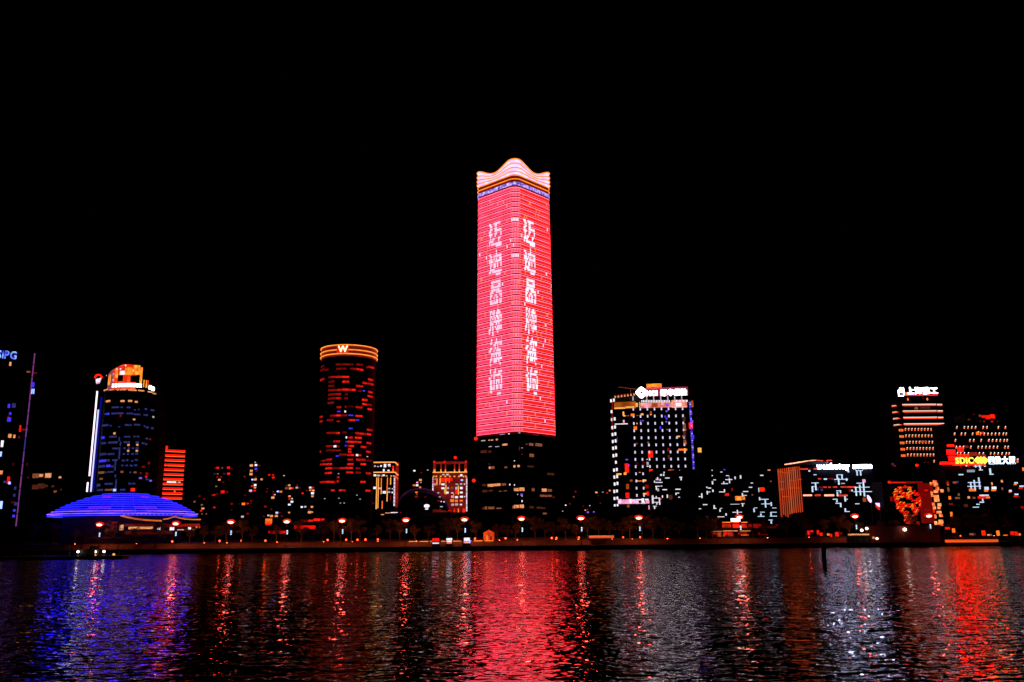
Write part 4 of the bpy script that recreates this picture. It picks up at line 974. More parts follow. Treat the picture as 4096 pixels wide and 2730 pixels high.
wins(root, pl, *S7b, [(a, b, c, d, E_led) for (a, b, c, d) in L1], name='led_bar', depth=.4)
wins(root, pl, *S7b, [(1530, 1080, 70, 100, E_warmvlo), (1255, 920, 36, 60, E_whitelo), (1300, 1120, 60, 30, E_red), (1270, 700, 24, 40, E_blue), (1210, 690, 20, 40, E_red)])
root, pl, pts, zt = block('led_block', 'long dark low block covered with scattered white light bars and two orange windows', 2796, 3112, 1868, 482, R(-3), 16, 1980, DARK)
S8 = (2780, 1840, 5.808)
L2 = [(395,243,25,18),(612,285,45,18),(400,370,25,18),(405,535,28,75),(455,468,55,16),(335,658,70,20),(275,640,22,30),(415,720,30,55),(285,765,24,80),(310,750,90,14),(158,835,25,110),(125,855,80,18),(750,370,60,14),(785,462,160,16),(800,490,25,110),(690,555,150,16),(668,525,20,40),(930,420,25,60),(1058,400,30,75),(625,748,130,18),(682,715,25,60),(1320,540,50,18),(1290,640,75,20),(1175,738,120,18),(1100,815,24,80),(1145,828,110,16),(1550,362,70,24),(235,1043,100,20),(105,1140,80,16),(925,1033,210,9),(1110,1020,80,14),(1105,1055,22,60),(445,1095,28,80),(460,1130,70,16),(580,1180,28,55),(605,1130,50,12),(720,1272,30,50),(600,1325,160,16),(980,1220,220,14),(985,1235,24,140),(285,1325,30,14),(-150,720,70,18),(-190,1060,60,20)]
L2b = [(1480,700,16,100),(1370,1175,28,80),(1410,1118,70,14),(1565,1218,100,14),(1530,1280,25,60),(1535,1315,150,16),(1595,918,220,16),(1500,905,26,70),(1635,1020,28,180),(1650,1025,220,16),(1770,1030,26,90),(1850,1120,110,14),(1905,1165,24,110),(1830,1220,140,14),(1765,1265,26,90),(1830,1310,180,16),(1755,1400,90,16),(1770,1450,28,70),(1885,750,28,70),(1895,600,30,12),(1905,650,24,12)]
L2 = [q for q in L2 if q[0] > 95]
wins(root, pl, *S8, [(a, b, c, d, E_led) for (a, b, c, d) in L2] + [(a, b, c, d, E_ledb) for (a, b, c, d) in L2b], name='led_bar', depth=.4)
wins(root, pl, *S8, [(1010,895,150,100,E_orange),(1020,900,90,70,E_gold),(1130,890,56,80,E_orange),(1560,690,100,90,E_redhi),(740,810,90,60,E_red),(680,230,50,24,E_blue),(1720,240,60,24,E_warm),(860,690,40,60,E_redlo),(1330,815,40,24,E_warmlo),(1760,500,36,30,E_warmlo),(1870,400,50,20,E_redlo),(790,390,16,60,E_violet)])

# ================================================================== ORANGE FINNED BLOCK AND THE LONG BUILDING BEHIND IT
root, pl, pts, zt = block('long_building', 'long low building with red floor lines and white puzzle lights under the white sign', 3190, 3500, 1862, 500, R(-4), 22, 1980, DARK)
S9 = (3080, 1800, 4.902)
E_rl = em('floor_line_red', (1, .06, .03), .75, .6, 2.0)
E_rw = em('roof_line_warm', (1, .40, .25), 1.8, .4, .6)
arc_pts = [(3137, 1859), (3168, 1855), (3210, 1848), (3235, 1844), (3263, 1842), (3292, 1844)]
PLL = pl
for k, (a, b) in enumerate(((0, 1), (1, 2), (2, 3), (3, 4), (4, 5))):
    A, B = pl.hit(*arc_pts[a], .5), pl.hit(*arc_pts[b], .5); A = A + (B - A) * .06
    MB().tube([A, B], .36 if k < 2 else .28, 6).build('roof_light', E_rw if k < 4 else E_rl, root)
MB().box(pl.hit(3230, 1856, -4), (22, 6, 1.6), pl.yaw).build('roof_slab', CONC, root)
wins(root, pl, *S9, [(665, 378, 160, 24, E_rl), (790, 378, 34, 16, E_redlo), (895, 376, 90, 20, E_rl), (970, 570, 60, 26, E_rl), (1190, 568, 80, 20, E_redlo), (1080, 735, 60, 24, E_rl), (1000, 732, 90, 20, E_redlo), (1165, 735, 50, 24, E_rl), (1275, 732, 80, 24, E_rl), (1440, 730, 110, 24, E_rl), (1590, 732, 170, 30, E_rl), (735, 893, 170, 30, E_rw), (935, 892, 110, 34, E_rl), (1160, 893, 190, 34, E_rw), (1420, 895, 200, 36, E_rl), (1160, 210, 110, 20, E_rl), (1120, 235, 14, 50, E_rl)], name='floor_light', depth=.4)
L3 = [(880,650,140,13),(830,775,28,110),(895,720,26,150),(862,722,90,12),(1365,490,120,12),(1315,530,24,80),(1410,535,24,90),(1390,580,270,14),(1345,620,28,130),(1500,585,24,50),(1685,820,24,170),(1765,790,24,210),(1838,770,26,290),(1800,735,300,14),(1820,822,360,14),(1745,655,100,14),(1345,805,90,14),(1320,870,24,80),(1380,830,20,40),(1340,1050,110,14),(1385,1090,26,70),(1275,970,90,14),(1470,960,26,110),(1490,970,60,14),(1475,1180,26,60),(1510,1212,100,12),(770,415,34,28),(880,490,55,14),(1085,575,60,26),(1710,1060,80,14),(1535,420,24,50),(1705,460,22,90),(1775,460,22,90),(1745,410,140,12),(1605,800,26,36),(1310,1010,24,40)]
wins(root, pl, *S9, [(a, b, c, d, E_ledb) for (a, b, c, d) in L3], name='led_bar', depth=.5)
wins(root, pl, *S9, [(940, 775, 26, 50, E_bluelo), (1015, 785, 40, 50, E_bluelo), (1280, 630, 20, 40, E_bluelo), (1850, 980, 60, 80, E_orangelo), (1430, 660, 70, 18, E_whitelo), (1570, 800, 50, 40, E_redlo), (1840, 610, 60, 60, E_pink)])
ss = Plane(pl.P + pl.n * 1.0, pl.yaw)
E_blu = em('sign_blue_white', (.62, .66, 1), 17.0, .1)
text_sign('rooftop_sign', 'long white glowing rooftop sign in cursive letters on the long building', 'wanhutay nouse', ss, 3266, 3488, 1853, 1883, E_blu, out=.6, depth=.5, bold=.05)

root, pl, pts, zt = block('finned_building', 'small block clad in glowing orange vertical fins', 3118, 3207, 1872, 474, R(8), 10, 1960, DARK)
E_fin = em('fin_orange', (1, .06, .010), .5, .45, .25, col2=(1, .16, .05))
for k in range(11):
    xt, xb = 165 + k * 40.5, 222 + k * 41
    yt = 378 - k * 6; yb = (1325, 1270, 1300, 1320, 1265, 1250, 1235, 1235, 1225, 1225, 1215)[k]
    wins(root, pl, *S9, [((xt + xb) / 2, (yt + yb) / 2, 15 if k else 26, yb - yt, E_fin)], name='fin', depth=.5)
for (x0, x1, y) in ((180, 250, 435), (262, 410, 450), (410, 500, 400), (520, 600, 372), (180, 270, 625), (390, 500, 600), (410, 600, 750), (190, 275, 775), (240, 440, 920), (560, 610, 585)):
    wins(root, pl, *S9, [((x0 + x1) / 2, y, x1 - x0, 16, E_fin)], name='cross_bar', depth=.7)

# crescent light sculpture
cp = Plane(at(3522, 2020, 470), 0)
cs = empty('crescent_sculpture', (cp.hit(3522, 2040).x, 470, GROUND_Z), 'bowl shaped light sculpture, white violet above and red below', 'sculpture')
for (nm, y0, y1, mt) in (('upper_bowl', 2013, 2028, em('crescent_violet', (.75, .45, 1), 2.0, .3)), ('lower_bowl', 2022, 2041, E_red)):
    top = [cp.hit(3503 + i * 4, y0 + 2 * abs(i - 5) * .0 + (0 if nm == 'upper_bowl' else 0), .3 if nm[0] == 'u' else 0) for i in range(11)]
    bot = [cp.hit(3503 + i * 4, y0 + 1 + (y1 - y0) * (1 - ((i - 5) / 5.2) ** 2), .3 if nm[0] == 'u' else 0) for i in range(11)]
    m = MB(); m.strip(bot, top); m.strip([p + Vector((0, .6, 0)) for p in bot], [p + Vector((0, .6, 0)) for p in top]); m.strip(bot, [p + Vector((0, .6, 0)) for p in bot]); m.build(nm, mt, cs)
q = cp.hit(3522, 2041); MB().tube([(q.x, 470.3, GROUND_Z), (q.x, 470.3, q.z)], .35).build('stem', STEEL, cs)
cs = empty('curved_light', (cp.hit(3478, 2010).x, 472, GROUND_Z), 'short upright curved violet light beside the crescent sculpture', 'sculpture')
MB().tube([Plane((0, 472, 0)).hit(x, y) for (x, y) in ((3470, 1982), (3475, 1992), (3480, 2002), (3484, 2010))], [.4, .9, .9, .5], 8).build('tube', em('crescent_violet', (.75, .45, 1), 2.0, .3), cs)
q = Plane((0, 472, 0)).hit(3484, 2010); MB().tube([(q.x, 472, GROUND_Z), (q.x, 472, q.z)], .25).build('stem', STEEL, cs)

# ================================================================== RIGHT HAND TOWERS
S10 = (3540, 1520, 4.613)
root, pl, pts, zt = block('banded_tower', 'dark tower with four white and orange bands and rows of orange dots', 3614, 3776, 1606, 640, 0, 25, 1700, DARK)
lp = Plane(pl.P, R(-62))
m = MB(); a = lp.P; b = lp.hit(3571, 1650); m.prism([(b.x, b.y), (a.x, a.y), (a.x, a.y + 25), (b.x + 2, b.y + 24)], GROUND_Z, zt - .3); m.build('side_wall', DARK, root)
E_bw = em('band_white', (.95, .80, .75), 1.0, .2, .2); E_bo = em('band_orange', (1, .06, .01), 1.3, .25, .2)
for k in range(4):
    yl, yb, yr = 522 + k * 117, 452 + k * 119, 462 + k * 115
    x0, xb, x1 = 130 + k * 12, 330 + k * 9, 935 + k * 11
    segs = [(xb, x1), (x1 + 20, x1 + 115)] if k < 3 else [(xb, 1090)]
    for (u0, u1) in segs:
        wins(root, pl, *S10, [((u0 + u1) / 2, yb + 2, u1 - u0, 13, E_bw)], name='light_band', depth=.5); wins(root, pl, *S10, [((u0 + u1) / 2, yb + 20, u1 - u0, 20, E_bo)], name='light_band', depth=.4)
    for (dy, r, mt) in ((0, .22, E_bw), (14, .34, E_bo)):
        A = pl.hit(3540 + xb / 4.613, 1520 + (yb + 2 + dy) / 4.613, .2); B = lp.hit(3540 + x0 / 4.613, 1520 + (yl + dy) / 4.613, .2); B.z = A.z
        MB().tube([A, B], r, 6).build('side_band', mt, root)
E_odot = em('dot_orange', (1, .16, .025), 1.1, .4); E_odw = em('dot_pale', (.9, .9, 1), 1.2, .4)
for r_ in range(6):
    y = 930 + r_ * 117.5
    xs = [270 + r_ * 10.5 + q for q in (0, 29, 58)] + [372 + r_ * 11 + 59.5 * q for q in range(11)]
    if r_: xs += [372 + r_ * 11 + 59.5 * 11 + 30]
    if r_ == 5: xs = xs[-4:-1]
    for x in xs:
        f_ = lp if x < 345 + r_ * 10 else pl
        wins(root, f_, *S10, [(x, y - (8 if f_ is pl else 0), 18, 44, E_odot)], name='facade_lamp'); 
        if f_ is pl: wins(root, f_, *S10, [(x + 6, y - 28, 13, 18, E_odw)], name='facade_lamp')
wins(root, pl, *S10, [(420, 360, 22, 44, E_odot), (780, 358, 22, 44, E_odot), (575, 525, 60, 44, E_warmlo), (740, 515, 190, 34, E_warmvlo), (710, 1140, 120, 34, E_orangelo)])
tsp = Plane(pl.P + pl.n * .5, 0)
E_jg = em('sign_jg_white', (.85, .80, 1), 9.0, .1)
sg, A, B, zb_, zt_ = text_sign('rooftop_sign', 'white glowing four character company sign with square logo on the banded tower', '上海建工', tsp, 3628, 3750, 1549, 1578, E_jg, out=.5, depth=.5, bold=.03)
wins(sg, tsp, *S10, [(690, 285, 560, 16, E_redhi), (380, 260, 70, 60, E_orange)], name='base_light', depth=.5)
c = tsp.hit(3604, 1568, .6); m = MB()
for (dx, dz, w, h) in ((-1.8, -1.0, .6, 4.2), (-.2, -3.0, 3.6, .6), (1.9, .2, .6, 4.6), (.6, 2.7, 2.8, .6), (-.9, 1.2, 1.6, .6), (.2, .6, .7, 2.6)):
    m.box((c.x + dx, c.y, c.z + dz), (w, .4, h))
m.build('logo', E_jg, sg)
for x in (3640, 3690, 3738):
    q = tsp.hit(x, 1580, .2); MB().tube([(q.x, q.y, zt - .5), (q.x, q.y, q.z)], .2).build('post', STEEL, sg)

S11 = (3760, 1620, 6.03)
root, pl, pts, zt = block('dotted_tower', 'broad dark tower with rows of pale orange dots above the yellow sign', 3800, 4052, 1690, 600, 0, 25, 1750, DARK)
A, B = pl.hit(3870, 1690), pl.hit(3985, 1690); MB().box(((A.x + B.x) / 2, A.y + 10, A.z + 2.5), (B.x - A.x, 16, 7)).build('penthouse', DARK, root)
rows11 = [(550, (400,580,670,760,850,1035,1125,1400,1570)), (705, (345,510,600,780,970,1060,1150,1240,1330,1420,1520,1590)), (862, (365,715,805,985,1170,1260,1355,1445,1540,1610)), (1025, (385,470,560,735,915,1005,1100,1190,1285,1375,1560,1635)), (1180, (410,490,580,675,940,1035,1215,1305,1395,1490,1590,1660))]
for (y, xs) in rows11:
    for x in xs:
        wins(root, pl, *S11, [(x, y + 12, 24, 44, E_odot)], name='facade_lamp'); wins(root, pl, *S11, [(x + 10, y - 22, 17, 24, E_odw)], name='facade_lamp')
wins(root, pl, *S11, [(900, 690, 60, 70, E_orange), (1010, 680, 80, 50, E_red), (925, 660, 34, 40, E_gold)])
pp = Plane(pl.P + Vector((0, 2, 0)), 0)
for (cx, cy, w, h, mt) in ((1045, 285, 90, 60, E_red), (1150, 300, 110, 90, E_red), (1260, 280, 110, 90, E_redhi), (960, 265, 40, 50, E_warmlo), (695, 360, 60, 40, E_warmvlo), (1060, 410, 40, 50, E_redlo), (1255, 420, 40, 60, E_red), (1385, 405, 40, 40, E_redvlo), (970, 400, 30, 60, E_redvlo), (810, 230, 40, 30, E_redvlo)):
    wins(root, pp, *S11, [(cx, cy, w, h, mt)], name='window')

# ---- building with the yellow and white sign, red lit parapet
root, pl, pts, zt = block('sign_building', 'low dark building under the yellow letter sign with blue white puzzle lights', 3790, 4150, 1850, 470, R(-3), 18, 1980, DARK)
S12 = (3780, 1800, 6.03)
L4 = [(620,860,24,160),(710,850,24,240),(822,810,26,280),(700,790,300,16),(700,882,320,18),(1085,510,34,120),(1115,590,90,22),(380,600,110,26),(1160,255,20,14),(740,1385,140,18),(790,1315,70,22),(885,1265,100,24),(905,1215,24,60),(620,495,180,10),(620,530,180,10),(735,395,24,60),(830,395,24,60),(860,490,90,16),(845,450,24,60),(780,400,180,10),(510,370,26,60),(960,400,40,16)]
wins(root, pl, *S12, [(a, b, c, d, E_ledb) for (a, b, c, d) in L4], name='led_bar', depth=.5)
wins(root, pl, *S12, [(230,790,80,50,E_orangelo),(300,780,50,50,E_bluelo),(570,1150,50,56,E_warm),(695,1160,60,44,E_warmlo),(300,1165,110,44,E_warmlo),(1370,760,40,60,E_warm),(1380,940,34,60,E_warmlo),(1575,990,60,46,E_ledb),(1560,1015,50,26,E_orange),(1710,800,80,34,E_ledb),(1690,840,70,24,E_orange),(1845,880,100,34,E_ledb),(1820,925,90,26,E_red),(1720,1075,90,34,E_ledb),(1700,1125,90,34,E_red),(1130,820,30,70,E_warm),(1000,930,100,70,E_ledb),(990,985,90,50,E_orange),(1180,920,110,60,E_white),(1170,970,110,50,E_orange),(660,970,160,60,E_orange),(940,1100,220,34,E_ledb),(880,1150,180,56,E_red),(1030,1150,90,44,E_orange),(500,1345,90,70,E_warmvlo),(1890,470,50,80,E_orange),(1870,1390,80,60,E_redlo),(1780,1140,40,40,E_redlo),(330,1080,40,60,E_warmlo),(60,800,50,100,E_redlo),(75,950,40,80,E_warmlo),(110,1160,50,80,E_orange),(140,1310,90,40,E_redlo),(150,1530,50,60,E_orange)])
E_redbar = em('parapet_red', (1, .0004, .0002), 58.0, .3, .3)
wins(root, pl, *S11, [(690, 1432, 760, 50, E_redbar), (170, 1412, 350, 44, E_redbar)], name='parapet_light', depth=.6)
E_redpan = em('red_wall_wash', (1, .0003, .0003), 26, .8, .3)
bk = Plane(pl.P + Vector((0, 7, 0)), pl.yaw)
wins(root, bk, *S11, [(250, 985, 170, 56, E_redhi), (258, 1145, 190, 110, E_redpan), (490, 1080, 120, 100, E_redpan), (640, 1010, 70, 60, E_redlo), (290, 1300, 170, 120, E_redpan), (560, 1240, 260, 60, E_redpan), (800, 1190, 180, 90, E_redlo), (1000, 1230, 200, 60, E_redlo)], name='red_wash_panel', depth=.5)  # hazy red glow on the lit wall, drawn as glowing panels
yp = Plane(pl.P + pl.n * 1.2, pl.yaw)
E_yl = em('letter_yellow', (1, .62, .06), 2.0, .2); E_bw2 = em('letter_blue_white', (.70, .85, 1), 2.6, .15)
text_sign('letter_sign', 'yellow glowing letters SDIC on the red lit parapet', 'SDIC', yp, 3822, 3894, 1830, 1856, E_yl, out=.6, bold=.03)
ds = empty('diamond_sign', yp.hit(3924, 1856, .6), 'yellow sign of three overlapping diamonds between the letters and characters', 'sign')
for k in range(3):
    c = yp.hit(3911 + k * 13, 1842, .6 + .15 * k); r_ = 2.05; m = MB()
    vs = [c + yp.u * (r_ * 1.1), c + Vector((0, 0, r_)), c - yp.u * (r_ * 1.1), c - Vector((0, 0, r_))]; vs += [p - yp.n * -.4 for p in vs]
    m.add(vs, [(0, 1, 2, 3), (4, 5, 6, 7), (0, 1, 5, 4), (1, 2, 6, 5), (2, 3, 7, 6), (3, 0, 4, 7)]); m.build('diamond', E_yl, ds)
text_sign('character_sign', 'four blue white glowing characters at the end of the red parapet', '国投大厦', yp, 3955, 4062, 1826, 1858, E_bw2, out=.6, bold=.045)
wins(root, pl, *S11, [(1865, 1350, 34, 90, E_odot), (1875, 1310, 26, 30, E_bluehi)])

# ---- low dark podium and the screen with a dotted red and yellow figure
root, pl, pts, zt = block('dark_podium', 'dark flat roofed podium with a small red beacon', 3500, 3800, 1868, 560, 0, 20, 1900, DARK)
wins(root, pl, 3520, 1840, 4.9, [(722, 108, 50, 46, E_redhi), (245, 85, 40, 40, E_bluelo), (285, 118, 50, 30, E_redlo), (880, 50, 34, 30, E_redvlo), (940, 48, 30, 26, E_redvlo)])
S13 = (3520, 1840, 4.9)
root, pl, pts, zt = block('screen_building', 'reddish building front with a dotted red and yellow light figure', 3535, 3772, 1926, 464, 0, 14, 2000, None)
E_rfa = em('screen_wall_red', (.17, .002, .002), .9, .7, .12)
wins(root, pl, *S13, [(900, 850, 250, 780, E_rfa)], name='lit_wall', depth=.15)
wins(root, pl, *S13, [(520, 445, 620, 36, E_redlo), (350, 445, 280, 20, E_red), (180, 440, 50, 50, E_red)], name='roof_light', depth=.4)
outline = [(250, 640), (300, 560), (420, 505), (540, 510), (660, 560), (760, 650), (810, 780), (800, 900), (750, 1000), (700, 1110), (620, 1230), (560, 1290), (500, 1240), (480, 1120), (420, 1040), (330, 960), (295, 830), (270, 730)]
def inside(x, y):
    c = False; n = len(outline)
    for i in range(n):
        x0, y0 = outline[i]; x1, y1 = outline[(i + 1) % n]
        if (y0 > y) != (y1 > y) and x < (x1 - x0) * (y - y0) / (y1 - y0) + x0: c = not c
    return c
holes = [(490, 600, 60, 40), (640, 600, 40, 30), (450, 780, 80, 50), (560, 830, 90, 40), (680, 730, 70, 40), (730, 890, 50, 40), (560, 970, 80, 40), (620, 1050, 60, 40), (640, 830, 40, 30), (380, 690, 30, 30)]
E_ymat = em('figure_yellow', (1, .26, .015), 1.0, .4)
nd = 0
for iy in range(22):
    for ix in range(17):
        x = 235 + ix * 36 + (iy % 2) * 16 + random.uniform(-7, 7); y = 505 + iy * 37 + random.uniform(-8, 8)
        if not inside(x, y): continue
        if any(((x - a) / w) ** 2 + ((y - b) / h) ** 2 < 1 for (a, b, w, h) in holes): continue
        P = pl.hit(3520 + x / 4.9, 1840 + y / 4.9, .3)
        mt = E_red if random.random() < .72 else (E_orange if random.random() < .5 else E_ymat)
        box('light_dash', root, P, (1.15, .25, .52), 0, mt, roll=R(-35 + random.uniform(-12, 12)))
E_col = em('column_light', (1, .07, .01), 1.1, .5, 1.2, col2=(1, .38, .12))
for (cx, cy, w, h) in ((1070, 430, 70, 60), (1090, 490, 80, 70), (1000, 470, 50, 60), (1120, 570, 60, 60), (1090, 620, 80, 60), (1010, 650, 40, 60), (1020, 705, 40, 40), (1100, 730, 90, 80), (1120, 790, 70, 60), (1040, 870, 50, 60), (1160, 880, 70, 60), (1060, 940, 50, 60), (1150, 940, 60, 50), (1150, 1030, 90, 50), (1190, 1090, 60, 60), (1080, 1110, 30, 80), (1090, 1250, 50, 90), (1190, 1210, 80, 70), (1180, 1260, 90, 60), (1210, 610, 60, 60), (1090, 790, 60, 70)):
    wins(root, pl, *S13, [(cx, cy, w, h, E_col)], name='column_lamp', depth=.5)
wins(root, pl, *S13, [(1330, 480, 34, 60, E_orangelo), (1340, 590, 30, 70, E_warmlo), (1370, 745, 34, 60, E_orange), (1395, 1075, 34, 80, E_orange), (740, 1245, 60, 70, E_redlo), (220, 770, 40, 90, E_redlo), (900, 600, 60, 26, E_red), (870, 690, 90, 24, E_redlo), (930, 990, 120, 40, E_redlo), (1010, 560, 30, 100, E_redlo), (1050, 1000, 40, 80, E_red)], name='wall_lamp')

# ================================================================== RIVERSIDE PAVILION (restaurant) AND SMALL QUAY THINGS
S14 = (2780, 2020, 5.602)
root, pl, pts, zt = block('riverside_pavilion', 'red lit two storey riverside restaurant with glowing eaves', 2848, 3012, 2090, 434, 0, 12, 2120, CONC)
E_int = em('pavilion_interior_red', (1, .03, .012), .55, .7, 1.2)
wins(root, pl, *S14, [(705, 455, 190, 110, E_int), (920, 455, 150, 120, E_redhi), (1090, 455, 130, 120, E_int), (1230, 465, 80, 60, E_redlo), (540, 660, 90, 110, E_orangelo), (690, 640, 110, 70, E_red), (800, 660, 110, 90, E_int), (650, 690, 60, 40, E_orangelo), (1060, 640, 200, 60, E_redlo), (430, 640, 110, 60, E_redlo), (1390, 470, 180, 80, E_redlo)], depth=.2)
wins(root, pl, *S14, [(425, 602, 110, 16, E_warm), (555, 598, 120, 16, E_warm), (790, 586, 310, 18, E_warm), (1115, 588, 235, 16, E_warm), (705, 394, 190, 22, E_orange), (920, 386, 100, 20, E_orange), (1100, 394, 120, 24, E_orange), (1222, 418, 100, 14, E_white), (1110, 678, 160, 14, E_orange)], name='eave_light', depth=.9)
MB().box(pl.hit(2925, 2096, -5), (28, 14, .5), 0).build('roof', CONC, root); MB().box(pl.hit(2925, 2128, .8), (27, 2.6, .35), 0).build('balcony', CONC, root)
for k in range(9): p0 = pl.hit(2850 + k * 20, 2128, 1.9); MB().tube([(p0.x, p0.y, GROUND_Z - 2), (p0.x, p0.y, p0.z)], .12).build('post', STEEL, root)
wins(root, pl, *S14, [(755, 762, 310, 16, E_white)], name='step_light', depth=.5)
sg = empty('pavilion_sign', pl.hit(2942, 2086, 1), 'blown out white sign over the red lit restaurant', 'sign')
c = pl.hit(2942, 2081, 1)
for k in range(4): MB().box((c.x - 1.7 + k * 1.15, c.y, c.z), (.95, .3, 1.5)).box((c.x - 1.7 + k * 1.15, c.y - .1, c.z + .4), (1.1, .3, .3)).build('letter', E_sgn, sg)
root, pl, pts, zt = block('annex_roof', 'low dim red annex roof beside the red lit restaurant', 3014, 3118, 2104, 446, 0, 12, 2120, CONC)
wins(root, pl, *S14, [(1660, 500, 340, 50, E_redvlo), (1400, 480, 160, 80, E_redlo)], name='fascia', depth=.3)
wins(root, pl, *S14, [(1435, 628, 40, 16, E_redlo), (1440, 665, 50, 18, E_redlo), (1520, 665, 40, 14, E_redlo), (1610, 665, 44, 16, E_redlo), (1830, 455, 40, 24, E_redlo)])

def canopy(name, label, x0, x1, y0, y1, Y, mat, zb=1.9, tilt=0.0, posts=4):
    p = Plane((0, Y, 0)); A, B = p.hit(x0, y1), p.hit(x1, y1); c = (A + B) / 2; h = p.hit((x0 + x1) / 2, y0).z - p.hit((x0 + x1) / 2, y1).z
    r = empty(name, (c.x, Y, zb), label, 'canopy')
    L = (B - A).length
    rz = math.atan2(-(B.z - A.z), B.x - A.x) if tilt else 0
    box('roof', r, (c.x, Y + 1.5, c.z + h * .5 + .1), (L, 3.4, .25), 0, CONC, roll=rz)
    box('fascia', r, (c.x, Y - .3, c.z + h * .5), (L, .25, h), 0, mat, roll=rz)
    for k in range(posts):
        f = (k + .5) / posts; q = A + (B - A) * f
        MB().tube([(q.x, Y + 1, zb), (q.x, Y + 1, q.z)], .13).build('post', STEEL, r)
    return r
E_fasc = em('fascia_orange', (1, .13, .03), .85, .3, .6)
canopy('quay_canopy', 'long flat orange lit canopy on the quay right of the tall tower', 2356, 2456, 2143, 2153, 420, E_fasc)
canopy('red_canopy', 'sloping red lit canopy climbing beside the fourth promenade lamp', 1075, 1146, 2124, 2135, 440, em('fascia_red', (1, .004, .002), .8, .3, .6), 4.0, 1.0)
canopy('red_canopy', 'thick red lit canopy nearest to the round tower foot', 1177, 1262, 2103, 2117, 442, em('fascia_red', (1, .004, .002), .8, .3, .6), 4.0, 1.0)
canopy('pier_canopy', 'long orange edged pier canopy at the far right of the quay', 3780, 3992, 2159, 2170, 405, em('fascia_amber', (1, .10, .01), .85, .3, .6), 0.4)
canopy('pier_canopy', 'dark pier shelter with a thin white and orange roof edge', 3392, 3476, 2136, 2142, 414, E_warm, 1.9)
root = empty('pier_shed', (at(3432, 2165, 415).x, 415, 1.9), 'dark box shaped shed under the pier shelter roof', 'shed')
A, B = at(3394, 2160, 415), at(3476, 2160, 415); MB().box(((A.x + B.x) / 2, 416.6, 3.6), (B.x - A.x, 2.4, 3.4)).build('wall', HULL, root); box('door', root, ((A.x + B.x) / 2 + 1, 415.3, 3.0), (1.1, .1, 2.1), 0, STEEL)
root = empty('ferry_shed', (at(3617, 2160, 417).x, 420, 1.9), 'long plain dull red ferry shed in front of the dotted figure', 'shed')
A, B = at(3478, 2130, 417), at(3760, 2130, 417); zt_ = at(3617, 2104, 417).z
REDW = surf('dull_red_cladding', (.30, .045, .035), rough=.8, scale=.5, vary=.25)
npan = 12
for k in range(npan): box('cladding_panel', root, (A.x + (B.x - A.x) * (k + .5) / npan, 417, (1.9 + zt_) / 2), ((B.x - A.x) / npan - .06, .3, zt_ - 1.9), 0, REDW)
MB().box(((A.x + B.x) / 2, 420.4, (1.9 + zt_) / 2 - .05), (B.x - A.x - .4, 6.4, zt_ - 2.0)).build('body', CONC, root)
MB().box(((A.x + B.x) / 2, 420, zt_ + .15), (B.x - A.x + .8, 7.6, .3)).build('roof', CONC, root)

# kiosks and hut on the quay
def kiosk(label, px, py, w, h, mats, Y=414):
    p = at(px, py, Y); r = empty('quay_kiosk', (p.x, p.y, 1.9), label, 'kiosk', 'small lit kiosks on the quay')
    s = Y / FPX; W, H = w * s, h * s
    z = p.z
    MB().box((p.x, p.y + .9, (1.9 + z) / 2 + H / 4), (W * 1.05, 1.6, z + H / 2 - 1.9)).build('cabin', STEEL, r)
    box('roof', r, (p.x, p.y + .7, z + H / 2 + .15), (W * 1.25, 2.4, .16), 0, CONC)
    for (dx, dz, ww, hh, mt) in mats: box('lit_panel', r, (p.x + dx * W, p.y - .02 + random.uniform(-.02, .02), z + dz * H), (W * ww, .2, H * hh), 0, mt)
    return r
kiosk('small quay kiosk glowing red with a white strip along its foot', 1743, 2164, 30, 24, [(0, .15, .9, .5, E_red), (.1, .25, .3, .25, E_gold), (0, -.38, .85, .18, E_white)])
kiosk('small quay kiosk with two white lit shelves and an orange base', 1797, 2164, 26, 22, [(0, .25, .85, .4, E_white), (0, -.12, .75, .22, E_white), (0, -.4, .8, .2, E_orange)])
kiosk('brightest quay kiosk, white above and speckled orange below', 1866, 2163, 30, 22, [(.05, .2, .75, .55, E_white), (-.2, -.3, .3, .3, E_pink), (.1, -.3, .3, .3, E_gold), (.4, -.2, .2, .5, E_bluehi)])
hp = at(1955, 2150, 428)
hut = empty('gable_hut', (hp.x, hp.y + 2, 4.0), 'small glowing orange hut with a gabled roof on the promenade', 'hut')
E_hut = em('hut_wall_glow', (1, .07, .01), .7, .5, .6); E_hut2 = em('hut_window', (1, .2, .02), 1.0, .3)  # lamplight on the hut is put into glowing walls and roof
zt_, ze = at(1955, 2121, 428).z, at(1955, 2132, 428).z
m = MB(); w = 2.5
m.add([(hp.x - w, 428, 4.0), (hp.x + w, 428, 4.0), (hp.x + w, 428, ze), (hp.x, 428, zt_), (hp.x - w, 428, ze), (hp.x - w, 432, 4.0), (hp.x + w, 432, 4.0), (hp.x + w, 432, ze), (hp.x, 432, zt_), (hp.x - w, 432, ze)], [(0, 1, 2, 3, 4), (9, 8, 7, 6, 5), (1, 6, 7, 2), (5, 0, 4, 9)]); m.build('wall', E_hut, hut)
m = MB(); m.add([(hp.x - w - .4, 427.7, ze - .2), (hp.x, 427.7, zt_ + .12), (hp.x + w + .4, 427.7, ze - .2), (hp.x - w - .4, 432.3, ze - .2), (hp.x, 432.3, zt_ + .12), (hp.x + w + .4, 432.3, ze - .2)], [(0, 1, 4, 3), (1, 2, 5, 4)]); m.build('roof', em('hut_roof_glow', (.9, .02, .006), .7, .4, .6), hut)
box('window', hut, (hp.x - .8, 427.9, 5.6), (.9, .15, 2.2), 0, E_hut2); box('door', hut, (hp.x + 1, 427.92, 5.1), (1.0, .12, 2.1), 0, E_redlo)
